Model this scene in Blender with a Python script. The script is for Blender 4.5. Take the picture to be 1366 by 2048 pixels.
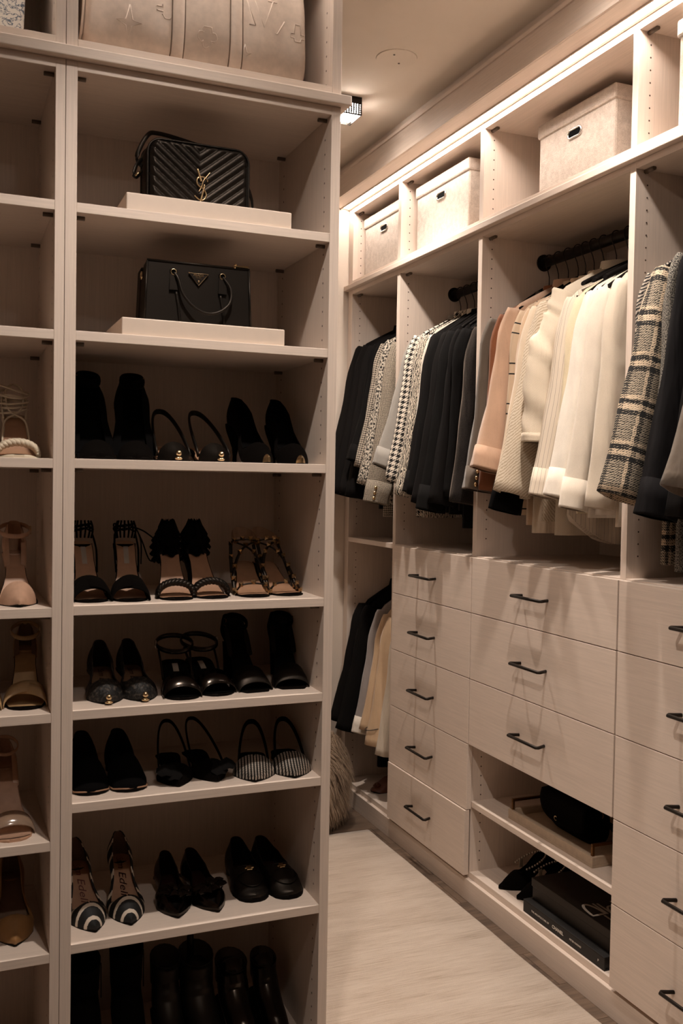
import bpy, math, random
from mathutils import Vector, Matrix, noise
from math import sin, cos, pi, sqrt, radians as R

random.seed(7)
SC = bpy.context.scene
for o in list(bpy.data.objects): bpy.data.objects.remove(o)
COL = SC.collection

# ------------------------------------------------------------------ camera
cam_d = bpy.data.cameras.new('camera'); cam = bpy.data.objects.new('camera', cam_d); COL.objects.link(cam)
SC.camera = cam
YAW, PITCH, ROLL = R(22.4553), R(-1.7785), R(0.9477)
Fv = Vector((sin(YAW)*cos(PITCH), cos(YAW)*cos(PITCH), sin(PITCH)))
Rv = Vector((cos(YAW), -sin(YAW), 0)); Uv = Rv.cross(Fv)
R2 = Rv*cos(ROLL)+Uv*sin(ROLL); U2 = Uv*cos(ROLL)-Rv*sin(ROLL)
cam.matrix_world = Matrix(((R2.x, U2.x, -Fv.x, 0), (R2.y, U2.y, -Fv.y, 0), (R2.z, U2.z, -Fv.z, 1.4092), (0, 0, 0, 1)))
cam_d.sensor_fit = 'VERTICAL'; cam_d.sensor_height = 36; cam_d.lens = 1926.35/2048*36
cam_d.clip_start = .02
cam_d.dof.use_dof = True; cam_d.dof.focus_distance = 3.0; cam_d.dof.aperture_fstop = 10

# ------------------------------------------------------------------ world, exposure
W = bpy.data.worlds.new('world'); SC.world = W; W.use_nodes = True
W.node_tree.nodes['Background'].inputs[0].default_value = (1, .8, .62, 1)
W.node_tree.nodes['Background'].inputs[1].default_value = .02
SC.view_settings.view_transform = 'Standard'; SC.view_settings.look = 'None'
SC.view_settings.gamma = 1; SC.view_settings.use_curve_mapping = False
SC.view_settings.exposure = 0.36

LAMP_COL = (1, .885, .79)
LED_STRENGTH = 42          # emission of the strip diffusers
DIFFUSER_STRENGTH = 72     # glowing square under each ceiling fixture
SPOT_POWER = 62            # the bulb's beam inside each ceiling fixture (W)
LAMP_DIM = {(.45, .25): .45}
CEILING_LAMPS = [(1.281, 3.153), (1.281, 1.95), (.45, 1.36), (.45, .25)]

# ------------------------------------------------------------------ node helpers
def lin(h):
    h = h.lstrip('#'); c = [int(h[i:i+2], 16)/255 for i in (0, 2, 4)]
    return tuple((x/12.92 if x <= .04045 else ((x+.055)/1.055)**2.4) for x in c)+(1,)
class V:
    """a socket that does arithmetic by adding math nodes"""
    def __init__(s, nt, sock): s.nt, s.k = nt, sock
    def op(s, kind, *a):
        n = s.nt.nodes.new('ShaderNodeMath'); n.operation = kind
        s.nt.links.new(s.k, n.inputs[0])
        for i, b in enumerate(a):
            if isinstance(b, V): s.nt.links.new(b.k, n.inputs[i+1])
            else: n.inputs[i+1].default_value = b
        return V(s.nt, n.outputs[0])
    def __add__(s, b): return s.op('ADD', b)
    def __sub__(s, b): return s.op('SUBTRACT', b)
    def __mul__(s, b): return s.op('MULTIPLY', b)
    def lt(s, b): return s.op('LESS_THAN', b)
    def gt(s, b): return s.op('GREATER_THAN', b)
    def fr(s): return s.op('FRACT')
    def ab(s): return s.op('ABSOLUTE')
    def mx(s, b): return s.op('MAXIMUM', b)
    def mn(s, b): return s.op('MINIMUM', b)
    def sn(s): return s.op('SINE')
class M:
    """a material under construction"""
    def __init__(s, name, rough=.6, **kw):
        s.m = bpy.data.materials.new(name); s.m.use_nodes = True; s.nt = s.m.node_tree
        s.b = s.nt.nodes['Principled BSDF']; s.b.inputs['Roughness'].default_value = rough
        for k, v in kw.items(): s.b.inputs[k.replace('_', ' ')].default_value = v
    def link(s, a, b): s.nt.links.new(a, b)
    def coord(s, kind='Object', scale=(1, 1, 1), rot=(0, 0, 0)):
        t = s.nt.nodes.new('ShaderNodeTexCoord'); mp = s.nt.nodes.new('ShaderNodeMapping')
        mp.inputs['Scale'].default_value = scale; mp.inputs['Rotation'].default_value = rot
        s.link(t.outputs[kind], mp.inputs[0]); return mp.outputs[0]
    def xyz(s, kind='UV', scale=(1, 1, 1), rot=(0, 0, 0)):
        x = s.nt.nodes.new('ShaderNodeSeparateXYZ'); s.link(s.coord(kind, scale, rot), x.inputs[0])
        return [V(s.nt, x.outputs[i]) for i in range(3)]
    def noise(s, vec, scale=5, detail=3, rough=.5, dist=0):
        n = s.nt.nodes.new('ShaderNodeTexNoise'); n.inputs['Scale'].default_value = scale
        n.inputs['Detail'].default_value = detail; n.inputs['Roughness'].default_value = rough
        n.inputs['Distortion'].default_value = dist
        s.link(vec, n.inputs['Vector']); return V(s.nt, n.outputs['Fac'])
    def ramp(s, fac, stops, const=False):
        r = s.nt.nodes.new('ShaderNodeValToRGB'); e = r.color_ramp.elements
        if const: r.color_ramp.interpolation = 'CONSTANT'
        while len(e) < len(stops): e.new(.5)
        for i, (p, c) in enumerate(stops): e[i].position = p; e[i].color = lin(c) if isinstance(c, str) else c
        s.link(fac.k, r.inputs[0]); return r.outputs[0]
    def mix(s, fac, a, b):
        n = s.nt.nodes.new('ShaderNodeMix'); n.data_type = 'RGBA'
        if isinstance(fac, V): s.link(fac.k, n.inputs[0])
        else: n.inputs[0].default_value = fac
        for i, c in ((6, a), (7, b)):
            if isinstance(c, str): n.inputs[i].default_value = lin(c)
            elif isinstance(c, tuple): n.inputs[i].default_value = c
            else: s.link(c, n.inputs[i])
        return n.outputs[2]
    def color(s, c):
        if isinstance(c, str): s.b.inputs['Base Color'].default_value = lin(c)
        else: s.link(c, s.b.inputs['Base Color'])
        return s
    def bump(s, h, strength=.3, dist=.002):
        n = s.nt.nodes.new('ShaderNodeBump'); n.inputs['Strength'].default_value = strength
        n.inputs['Distance'].default_value = dist; s.link(h.k, n.inputs['Height'])
        s.link(n.outputs[0], s.b.inputs['Normal']); return s
def plain(name, c, rough=.6, grain=.12, scale=40, bumpy=0, **kw):
    m = M(name, rough, **kw); v = m.coord('Object'); n = m.noise(v, scale, 3)
    l = lin(c)
    lo = tuple(x*(1-grain) for x in l[:3])+(1,); hi = tuple(min(1, x*(1+grain)) for x in l[:3])+(1,)
    m.color(m.ramp(n, [(.3, lo), (.7, hi)]))
    if bumpy: m.bump(n, bumpy, .002)
    return m.m
def wood(name, scale, base='#d8c7b9', amp=.035):
    m = M(name, .5); v = m.coord('Object', scale); n = m.noise(v, 1, 4, .6)
    v2 = m.coord('Object', tuple(x*.25 for x in scale)); n2 = m.noise(v2, 1, 2)
    f = n*.65+n2*.35; l = lin(base)
    lo = tuple(x*(1-amp*2) for x in l[:3])+(1,); hi = tuple(min(1, x*(1+amp*2)) for x in l[:3])+(1,)
    m.color(m.ramp(f, [(.36, lo), (.64, hi)])); m.bump(n, .05, .0006)
    return m.m

WZ = wood('laminate_vertical_grain', (750, 750, 12))
WY = wood('laminate_grain_along_run', (750, 12, 750))
WX = wood('laminate_grain_across', (12, 750, 750))
MT = {}
def cloth(name, c, rough=.9, weave=900, bs=.25, grain=.1, sheen=.3):
    m = M(name, rough); m.b.inputs['Sheen Weight'].default_value = sheen
    v = m.coord('Object'); n = m.noise(v, weave, 2); n2 = m.noise(v, 14, 3)
    l = lin(c); g = grain
    lo = tuple(x*(1-g) for x in l[:3])+(1,); hi = tuple(min(1, x*(1+g)) for x in l[:3])+(1,)
    m.color(m.ramp(n*.6+n2*.4, [(.35, lo), (.65, hi)]))
    nw = m.noise(m.coord('Object', (16, 16, 3.2)), 1, 3, .45, .6); m.bump(nw+n*(.03*bs), .55, .022)
    MT[name] = m.m; return m.m
for nm, c in dict(black_wool='#120f0e', black_knit='#151211', black_silk='#0f0d0c', ink_wool='#131112', charcoal='#242120',
                  grey='#8a847c', taupe='#5a4e42', rust='#7c4a2c', camel='#b5937a', sand='#c9ae92', cream='#cabca9', ivory='#d4c8b8',
                  white_crepe='#dad0c2', butter='#d4c5a6', lilac='#8f8682', satin='#c7a988', dark_taupe='#5d5043', oat='#cfbca4').items():
    cloth(nm, c, sheen=.25 if 'black' not in nm and 'ink' not in nm else 0)
MT['satin'].node_tree.nodes['Principled BSDF'].inputs['Roughness'].default_value = .42
cloth('mohair', '#1c1918', 1, 260, .9, .5, .25)
def patterned(name, fn, rough=.9, bump=.3):
    m = M(name, rough); x, y, z = m.xyz('UV'); n = m.noise(m.coord('UV'), 700, 2)
    col = fn(m, x, y); m.color(col); nw = m.noise(m.coord('Object', (16, 16, 3.2)), 1, 3, .45, .6); m.bump(nw+n*(.10*bump), .5, .02); MT[name] = m.m
def f_hounds(p, dark='#14100e', light='#d9cdbd'):
    def f(m, x, y):
        n = m.noise(m.coord('UV'), 90, 2)*.004
        u = (x+n)*(1/p); v = (y-n)*(1/p); a = u.fr().lt(.5); b = v.fr().lt(.5)
        s = ((u+v)*2).fr().lt(.5)
        w = a*b+(a-b).ab()*s
        return m.mix(w, light, dark)
    return f
patterned('houndstooth_large', f_hounds(.021))
patterned('small_check', f_hounds(.009, '#1d1815', '#bcae9c'))
patterned('fine_check', f_hounds(.0055, '#2a241f', '#b3a592'))
def f_zebra(m, x, y):
    w = m.nt.nodes.new('ShaderNodeTexWave'); w.wave_type = 'BANDS'; w.bands_direction = 'X'
    w.inputs['Scale'].default_value = 72; w.inputs['Distortion'].default_value = 11; w.inputs['Detail'].default_value = 2
    w.inputs['Detail Scale'].default_value = 1.6
    m.link(m.coord('UV', (1, .35, 1)), w.inputs[0])
    return m.ramp(V(m.nt, w.outputs['Fac']), [(0, '#17120f'), (.5, '#d8cbb8')], True)
patterned('zebra_print', f_zebra)
def f_tweed(base, dark, sc=240, mid=.5):
    def f(m, x, y):
        n = m.noise(m.coord('UV', (1, .6, 1)), sc, 2, .6)
        return m.ramp(n, [(mid-.06, dark), (mid+.06, base)])
    return f
patterned('boucle_black_white', f_tweed('#cbbfae', '#15110f', 170), bump=.9)
patterned('grey_tweed', f_tweed('#8d867b', '#1d1a17', 420), bump=.6)
patterned('dark_boucle', f_tweed('#4a4239', '#0e0c0b', 330, .55), bump=.9)
def f_plaid_tweed(m, x, y):
    n2 = (m.noise(m.coord('UV'), 60, 2)-.5)*.010; nn = m.noise(m.coord('UV'), 420, 1)
    u = (x+n2)*(1/.0080); v = (y-n2)*(1/.0068); st = (u+v+nn*.5).fr()           # woven dashes
    sp = (v*1.0+nn*.9).fr()
    yy = ((y+n2*.6)*(1/.118)).fr(); xx = ((x+n2)*(1/.082)).fr()
    darkband = yy.lt(.11).mx(((yy-.30).ab()).lt(.05)); vdark = ((xx-.08).ab()).lt(.08)
    liteband = ((yy-.18).ab()).lt(.06).mx(((yy-.40).ab()).lt(.045)).mx(((xx-.22).ab()).lt(.05))
    cut = liteband*(-.15)-darkband*(-.30)-vdark*(-.22)+.47
    k = (st*.55+sp*.45).gt(cut)
    light = m.mix(liteband, '#aa9c88', '#cdb89d')
    return m.mix(k, '#0f0c0b', light)
patterned('plaid_boucle', f_plaid_tweed, bump=1)
def f_diag(m, x, y):
    n = m.noise(m.coord('UV'), 60, 2)
    s = ((x*1.1+y)*90+n*1.6).fr()
    return m.ramp(s, [(.45, '#151210'), (.55, '#a2968a')])
patterned('diagonal_knit', f_diag)
def f_pin(m, x, y):
    s = (x*(1/.012)).fr().lt(.09); return m.mix(s*.7, '#d0c2b0', '#6f675f')
patterned('pinstripe', f_pin, bump=.1)
def f_window(m, x, y):
    yy = (y*(1/.13)).fr(); xx = (x*(1/.11)).fr()
    s = yy.lt(.035).mx((yy-.27).ab().lt(.0175)).mx((xx-.5).ab().lt(.015))
    return m.mix(s, '#c2aa90', '#15110f')
patterned('windowpane', f_window, bump=.1)
def f_ridge(c1, c2, k, amt):
    def f(m, x, y):
        n = m.noise(m.coord('UV'), 120, 2); s = ((x+y*amt)*k+n*.8).fr()
        return m.ramp(s, [(.2, c1), (.6, c2)])
    return f
patterned('diagonal_cream', f_ridge('#a8977f', '#cfc0ab', 95, .9), bump=.9)
patterned('cream_tweed', f_ridge('#b8a891', '#d8cab6', 130, -3), bump=1)

for k in ('black_wool', 'black_knit', 'black_silk', 'ink_wool', 'mohair'): MT[k].node_tree.nodes['Principled BSDF'].inputs['Specular IOR Level'].default_value = .12
for k in ('black_wool', 'black_knit', 'black_silk', 'ink_wool', 'mohair'): MT[k].node_tree.nodes['Principled BSDF'].inputs['Sheen Tint'].default_value = (1, .8, .65, 1)
plain_specs = dict(
    black_leather=('#080706', .45), black_patent=('#030202', .2), black_suede=('#040303', .95), black_metal=('#0c0a09', .45),
    dark_lining=('#241d1a', .7), burgundy_lining=('#2a1410', .6), tan_insole=('#a27b5f', .5), tan_dark=('#6d523d', .6),
    nude=('#b58d72', .38), nude_patent=('#bd9880', .2), gold_leather=('#a88963', .35), tan_leather=('#936b42', .4),
    cream_leather=('#cdbfa8', .6), riser=('#d2c0aa', .5), paper=('#d9cfc2', .8), charcoal_board=('#120f0d', .6),
    brown_leather=('#5b2f1c', .45), duffel_leather=('#cbb8a8', .45), duffel_dark=('#6e5a4a', .8), red_sole=('#5b231c', .4),
    white_board=('#ddd3c6', .6), tray_wood=('#b39e88', .55), peg=('#4a382b', .9), cam=('#5f5042', .4), velvet=('#060505', 1.0), rubber=('#070606', .7),
    label_grey=('#9b9186', .5), silver=('#b9b0a6', .3), tag=('#a3998c', .7), ribbon_pipe=('#2a2320', .6))
for k, (c, r) in plain_specs.items(): MT[k] = plain(k, c, r, .08, 60, .1)
for k in ('black_suede', 'velvet', 'dark_lining', 'rubber', 'burgundy_lining'): MT[k].node_tree.nodes['Principled BSDF'].inputs['Specular IOR Level'].default_value = .1
for k in ('black_leather', 'black_metal'): MT[k].node_tree.nodes['Principled BSDF'].inputs['Specular IOR Level'].default_value = .35
for k in ('black_leather', 'black_patent', 'black_metal', 'black_suede', 'rubber'): MT[k].node_tree.nodes['Principled BSDF'].inputs['Specular Tint'].default_value = (1, .82, .68, 1)
for k in ('silver',): MT[k].node_tree.nodes['Principled BSDF'].inputs['Metallic'].default_value = 1
for k, c, r in (('gold', '#dabf95', .25), ('bronze', '#7a5836', .4), ('chrome', '#d8d2cb', .2)):
    MT[k] = plain(k, c, r, .03); MT[k].node_tree.nodes['Principled BSDF'].inputs['Metallic'].default_value = 1
MT['clear_strap'] = plain('clear_strap', '#c9ab92', .15); MT['clear_strap'].node_tree.nodes['Principled BSDF'].inputs['Transmission Weight'].default_value = .6
# linen of the storage boxes
m = M('linen', .95); v = m.coord('Object'); n1 = m.noise(m.coord('Object', (1, 1, 4)), 260, 2); n2 = m.noise(m.coord('Object', (4, 4, 1)), 260, 2); n3 = m.noise(v, 60, 4)
m.color(m.ramp(n1*.35+n2*.35+n3*.3, [(.38, '#b5a79b'), (.62, '#dccfc3')])); m.bump(n1+n2, .5, .002); MT['linen'] = m.m
# ceiling paint, walls
MT['ceiling'] = plain('ceiling_paint', '#e4d8ca', .9, .02, 6)
MT['wall'] = plain('wall_paint', '#d6c8ba', .85, .03, 5); MT['wall_dark'] = plain('taupe_wall_paint', '#85776a', .85, .03, 5)
# floor planks
m = M('plank', .55); n = m.noise(m.coord('Object', (2.2, 26, 26)), 1.4, 5, .6, 1.2)
t = m.nt.nodes.new('ShaderNodeObjectInfo'); rnd = V(m.nt, t.outputs['Random'])
m.color(m.ramp(n*.8+rnd*.2, [(.3, '#43352b'), (.62, '#6e5a4a')])); m.bump(n, .2, .002); MT['plank'] = m.m
# rug
m = M('rug_wool', 1); m.b.inputs['Sheen Weight'].default_value = .3
n = m.noise(m.coord('Object', (9, 240, 1)), 1, 4, .65); nb = m.noise(m.coord('Object', (2.5, 16, 1)), 1, 3); nf = m.noise(m.coord('Object'), 500, 2)
f = n*.5+nb*.3+nf*.2
m.color(m.ramp(f, [(.30, '#7d6957'), (.41, '#b09b86'), (.50, '#c6b3a1'), (.62, '#d2c1b0')])); m.bump(nf+n, .8, .004); MT['rug'] = m.m
# fur
m = M('fur', .8); n = m.noise(m.coord('Object'), 9, 3); m.color(m.ramp(n, [(.3, '#7d6855'), (.7, '#b39c84')])); MT['fur'] = m.m
# toile tote
m = M('toile_print', .8); n = m.noise(m.coord('Object'), 34, 4, .6, 2.5)
m.color(m.ramp((n-.5).ab(), [(0, '#5d6673'), (.022, '#6d7480'), (.04, '#e2dbd0')])); MT['toile'] = m.m
# black-and-white striped calf hair
m = M('striped_hair', .7); x, y, z = m.xyz('Object'); n = m.noise(m.coord('Object'), 300, 2)*.003
s = (((y+n)+(x*x)*7)*(1/.027)).fr(); m.color(m.ramp(s, [(0, '#070605'), (.70, '#cdbfae')], True)); MT['striped_hair'] = m.m
# rhinestone rows
m = M('crystal_rows', .35); x, y, z = m.xyz('Object'); s = (x*(1/.0068)).fr(); q = (y*(1/.005)).fr()
w = s.gt(.45)*q.gt(.15); m.color(m.mix(w, '#0b0a09', '#c9beb2')); m.b.inputs['Metallic'].default_value = .6; MT['crystal_rows'] = m.m
# embossed texture
m = M('glitter_fabric', .6); n = m.noise(m.coord('Object'), 160, 2); m.color(m.ramp(n, [(.5, '#0a0908'), (.66, '#3c342d')])); m.bump(n, .8, .003); MT['glitter'] = m.m
def emis(name, c, s):
    m = bpy.data.materials.new(name); m.use_nodes = True; b = m.node_tree.nodes['Principled BSDF']
    b.inputs['Base Color'].default_value = (.8, .8, .8, 1); b.inputs['Emission Color'].default_value = c+(1,); b.inputs['Emission Strength'].default_value = s
    return m
MT['riser'] = plain('riser_paint', '#d2c0b0', .5, .015, 60)
MT['led'] = emis('led_glow', LAMP_COL, LED_STRENGTH); MT['led_soft'] = emis('led_glow_dimmed', LAMP_COL, LED_STRENGTH*.45)
MT['diffuser'] = emis('diffuser_glow', LAMP_COL, DIFFUSER_STRENGTH)

# ------------------------------------------------------------------ mesh helpers
class MB:
    def __init__(s): s.v, s.f, s.uv, s.sm = [], [], [], []
    def face(s, idx, uv=None, smooth=False):
        s.f.append(tuple(idx)); s.uv.append(uv); s.sm.append(smooth)
    def box(s, x0, x1, y0, y1, z0, z1):
        b = len(s.v)
        s.v += [(x, y, z) for z in (z0, z1) for y in (y0, y1) for x in (x0, x1)]
        for q in ((0, 2, 3, 1), (4, 5, 7, 6), (0, 1, 5, 4), (1, 3, 7, 5), (3, 2, 6, 7), (2, 0, 4, 6)):
            s.face([b+i for i in q])
        return s
    def loft(s, rows, closed=True, cap0=False, cap1=False, smooth=True):
        b = len(s.v); n = len(rows[0])
        for r in rows: s.v += [tuple(p) for p in r]
        mid = rows[len(rows)//2]; us = [0]
        for j in range(n): us.append(us[-1]+(Vector(mid[(j+1) % n])-Vector(mid[j])).length)
        vs = [0]
        for i in range(len(rows)-1): vs.append(vs[-1]+max((Vector(rows[i+1][j])-Vector(rows[i][j])).length for j in (0, n//2)))
        m = n if closed else n-1
        for i in range(len(rows)-1):
            for j in range(m):
                k = (j+1) % n
                s.face((b+i*n+j, b+i*n+k, b+(i+1)*n+k, b+(i+1)*n+j),
                       ((us[j], -vs[i]), (us[j+1], -vs[i]), (us[j+1], -vs[i+1]), (us[j], -vs[i+1])), smooth)
        if cap0: s.face([b+j for j in range(n)][::-1])
        if cap1: s.face([b+(len(rows)-1)*n+j for j in range(n)])
        return s
    def tube(s, pts, r, sides=8, flat=1.0, caps=True, closed=False, up=(0, 0, 1)):
        pts = [Vector(p) for p in pts]; rows = []; n = len(pts); up = Vector(up)
        for i, p in enumerate(pts):
            a = pts[(i-1) % n] if closed or i else pts[0]; b = pts[(i+1) % n] if closed or i < n-1 else pts[-1]
            t = (b-a).normalized(); e = t.cross(up)
            if e.length < 1e-3: e = t.cross(Vector((0, 1, 0)))
            e.normalize(); g = t.cross(e); rr = r[i] if isinstance(r, (list, tuple)) else r
            rows.append([p+e*(rr*cos(2*pi*k/sides))+g*(rr*flat*sin(2*pi*k/sides)) for k in range(sides)])
        if closed: rows.append(rows[0])
        return s.loft(rows, True, caps and not closed, caps and not closed)
    def ball(s, c, r, n=8, sc=(1, 1, 1)):
        rows = []
        for i in range(n//2+1):
            th = pi*i/(n//2); th = min(max(th, .02), pi-.02)
            rows.append([(c[0]+r*sc[0]*sin(th)*cos(2*pi*k/n), c[1]+r*sc[1]*sin(th)*sin(2*pi*k/n), c[2]+r*sc[2]*cos(th)) for k in range(n)])
        return s.loft(rows, True, True, True)
    def mesh(s, name, mat):
        me = bpy.data.meshes.new(name); me.from_pydata(s.v, [], s.f)
        me.polygons.foreach_set('use_smooth', s.sm)
        if any(u is not None for u in s.uv):
            L = me.uv_layers.new(name='UVMap').data; k = 0
            for u, f in zip(s.uv, s.f):
                for j in range(len(f)):
                    L[k].uv = u[j] if u else (s.v[f[j]][0]+s.v[f[j]][1], s.v[f[j]][2]); k += 1
        for q in (mat if isinstance(mat, (list, tuple)) else [mat]): me.materials.append(q)
        me.update(); return me
    def build(s, name, mat, parent=None, loc=(0, 0, 0), rot=(0, 0, 0), bevel=0, kind=None):
        o = bpy.data.objects.new(name, s.mesh(name, mat)); COL.objects.link(o)
        o.location = loc; o.rotation_euler = rot
        if parent is not None: o.parent = parent
        if bevel:
            b = o.modifiers.new('bevel', 'BEVEL'); b.width = bevel; b.segments = 2; b.limit_method = 'ANGLE'; b.angle_limit = R(40)
        if kind: o['kind'] = kind
        return o
def tag(o, label=None, cat=None, group=None, kind=None):
    if label: o['label'] = label
    if cat: o['category'] = cat
    if group: o['group'] = group
    if kind: o['kind'] = kind
    return o
def thing(name, label, cat, loc=(0, 0, 0), rz=0, group=None):
    o = bpy.data.objects.new(name, None); COL.objects.link(o); o.empty_display_size = .05
    o.location = loc; o.rotation_euler = (0, 0, rz); return tag(o, label, cat, group)
def bx(name, mat, parent, x0, x1, y0, y1, z0, z1, bevel=.0008, label=None, kind=None):
    o = MB().box(x0, x1, y0, y1, z0, z1).build(name, mat, parent, bevel=bevel, kind=kind)
    if label: o['label'] = label
    return o
def smooth_path(P, n=6, closed=False):
    P = [Vector(p) for p in P]; out = []; N = len(P); rng = N if closed else N-1
    for i in range(rng):
        a = P[(i-1) % N] if closed or i else P[0]; b = P[i]; c = P[(i+1) % N]; d = P[(i+2) % N] if closed or i+2 < N else P[-1]
        for k in range(n):
            t = k/n
            out.append(.5*((2*b)+(c-a)*t+(2*a-5*b+4*c-d)*t*t+(3*b-a-3*c+d)*t**3))
    if not closed: out.append(P[-1])
    return out
def sm(t): t = max(0, min(1, t)); return t*t*(3-2*t)
def tab(T, s):
    if s <= T[0][0]: return T[0][1]
    for (a, x), (b, y) in zip(T, T[1:]):
        if s <= b: return x+(y-x)*sm((s-a)/(b-a))
    return T[-1][1]
_text = {}
def text_mesh(txt, size, extrude=.0002, bold=False, shear=0, sx=1):
    c = bpy.data.curves.new('lettering', 'FONT'); c.body = txt; c.size = size; c.extrude = extrude; c.align_x = 'CENTER'; c.align_y = 'CENTER'
    c.shear = shear; c.resolution_u = 3
    if bold: c.offset = size*.02
    o = bpy.data.objects.new('lettering_source', c); COL.objects.link(o)
    me = bpy.data.meshes.new_from_object(o.evaluated_get(bpy.context.evaluated_depsgraph_get())); bpy.data.objects.remove(o)
    if sx != 1:
        for v in me.vertices: v.co.x *= sx
    return me
def text_obj(txt, size, mat, parent, loc, rot, **kw):
    me = text_mesh(txt, size, **kw); me.materials.clear(); me.materials.append(mat)
    o = bpy.data.objects.new('lettering', me); COL.objects.link(o); o.parent = parent; o.location = loc; o.rotation_euler = rot; return o

# ------------------------------------------------------------------ room shell
ZF, ZC = .012, 2.74
def struct(name, mb, mat): return tag(mb.build(name, mat), kind='structure')
XL, XR, YN, YF = -1.35, 2.2, -1.3, 3.935
floor = struct('floor', MB().box(XL, XR, YN, YF, -.09, ZF-.012), MT['plank'])
k = 0; y = YN
PW = .185; plank_mesh = {}
while y < YF-.01:
    w = min(PW, YF-y); x = XL; first = True
    while x < XR-.01:
        L = 1.9 if not first else .55+.5*((k*37) % 3); first = False; L = min(L, XR-x)
        key = (round(L, 3), round(w, 3))
        if key not in plank_mesh: plank_mesh[key] = MB().box(.0007, L-.0007, .0007, w-.0007, -.012, 0).mesh('plank', MT['plank'])
        o = bpy.data.objects.new('plank', plank_mesh[key]); COL.objects.link(o); o.location = (x, y, ZF); o.parent = floor
        x += L
    y += w; k += 1
struct('ceiling', MB().box(XL, XR, YN, YF, ZC, ZC+.1), MT['ceiling'])
struct('wall_right', MB().box(XR, XR+.1, YN, YF, 0, ZC), MT['wall'])
struct('wall_far', MB().box(XL, XR+.1, YF, YF+.1, 0, ZC), MT['wall'])
struct('wall_left', MB().box(XL-.1, XL, YN, YF, 0, ZC), MT['wall_dark'])
struct('wall_near', MB().box(XL-.1, XR+.1, YN-.1, YN, 0, ZC), MT['wall_dark'])

# ------------------------------------------------------------------ the run of wardrobes on the right
X0, XB, TH = 1.64, 2.14, .025
ZM, ZH, ZUB, ZUT = 1.17, 2.226, 2.285, 2.578
DIV = [(3.885, 3.93), (3.41, 3.435), (2.789, 2.814), (2.026, 2.049), (1.25, 1.275)]
BN = ['at the far end of the room', 'second from the far end', 'third from the far end', 'nearest the camera']
def pegs(parent, pts, axis='y'):
    mb = MB()
    for p in pts:
        b = len(mb.v)
        for k in range(6):
            a = 2*pi*k/6; c, s = .0026*cos(a), .0026*sin(a)
            mb.v.append((p[0]+c, p[1], p[2]+s) if axis == 'y' else (p[0], p[1]+c, p[2]+s))
        mb.face([b+k for k in range(6)][::(1 if axis == 'y' else -1)])
    return mb.build('peg_holes', MT['peg'], parent, kind='stuff')
def handle(parent, y, z):
    mb = MB(); r = .0048; x1 = X0-.019-.036; x0 = X0-.0195
    mb.tube([(x0, y-.066, z), (x1+.006, y-.078, z), (x1, y-.074, z), (x1, y, z), (x1, y+.074, z), (x1+.006, y+.078, z), (x0, y+.066, z)], r, 10)
    return mb.build('handle', MT['black_metal'], parent)
def rod(parent, y0, y1, z, x=1.88):
    r = MB().tube([(x, y0, z), (x, y1, z)], .0165, 16, up=(1, 0, 0)).build('clothes_rod', MT['black_metal'], parent)
    for a, b in ((y0, y0+.006), (y1-.006, y1)):
        MB().tube([(x, a, z), (x, b, z)], .028, 20, up=(1, 0, 0)).build('rod_flange', MT['black_metal'], r)
RODZ = 2.163
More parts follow.
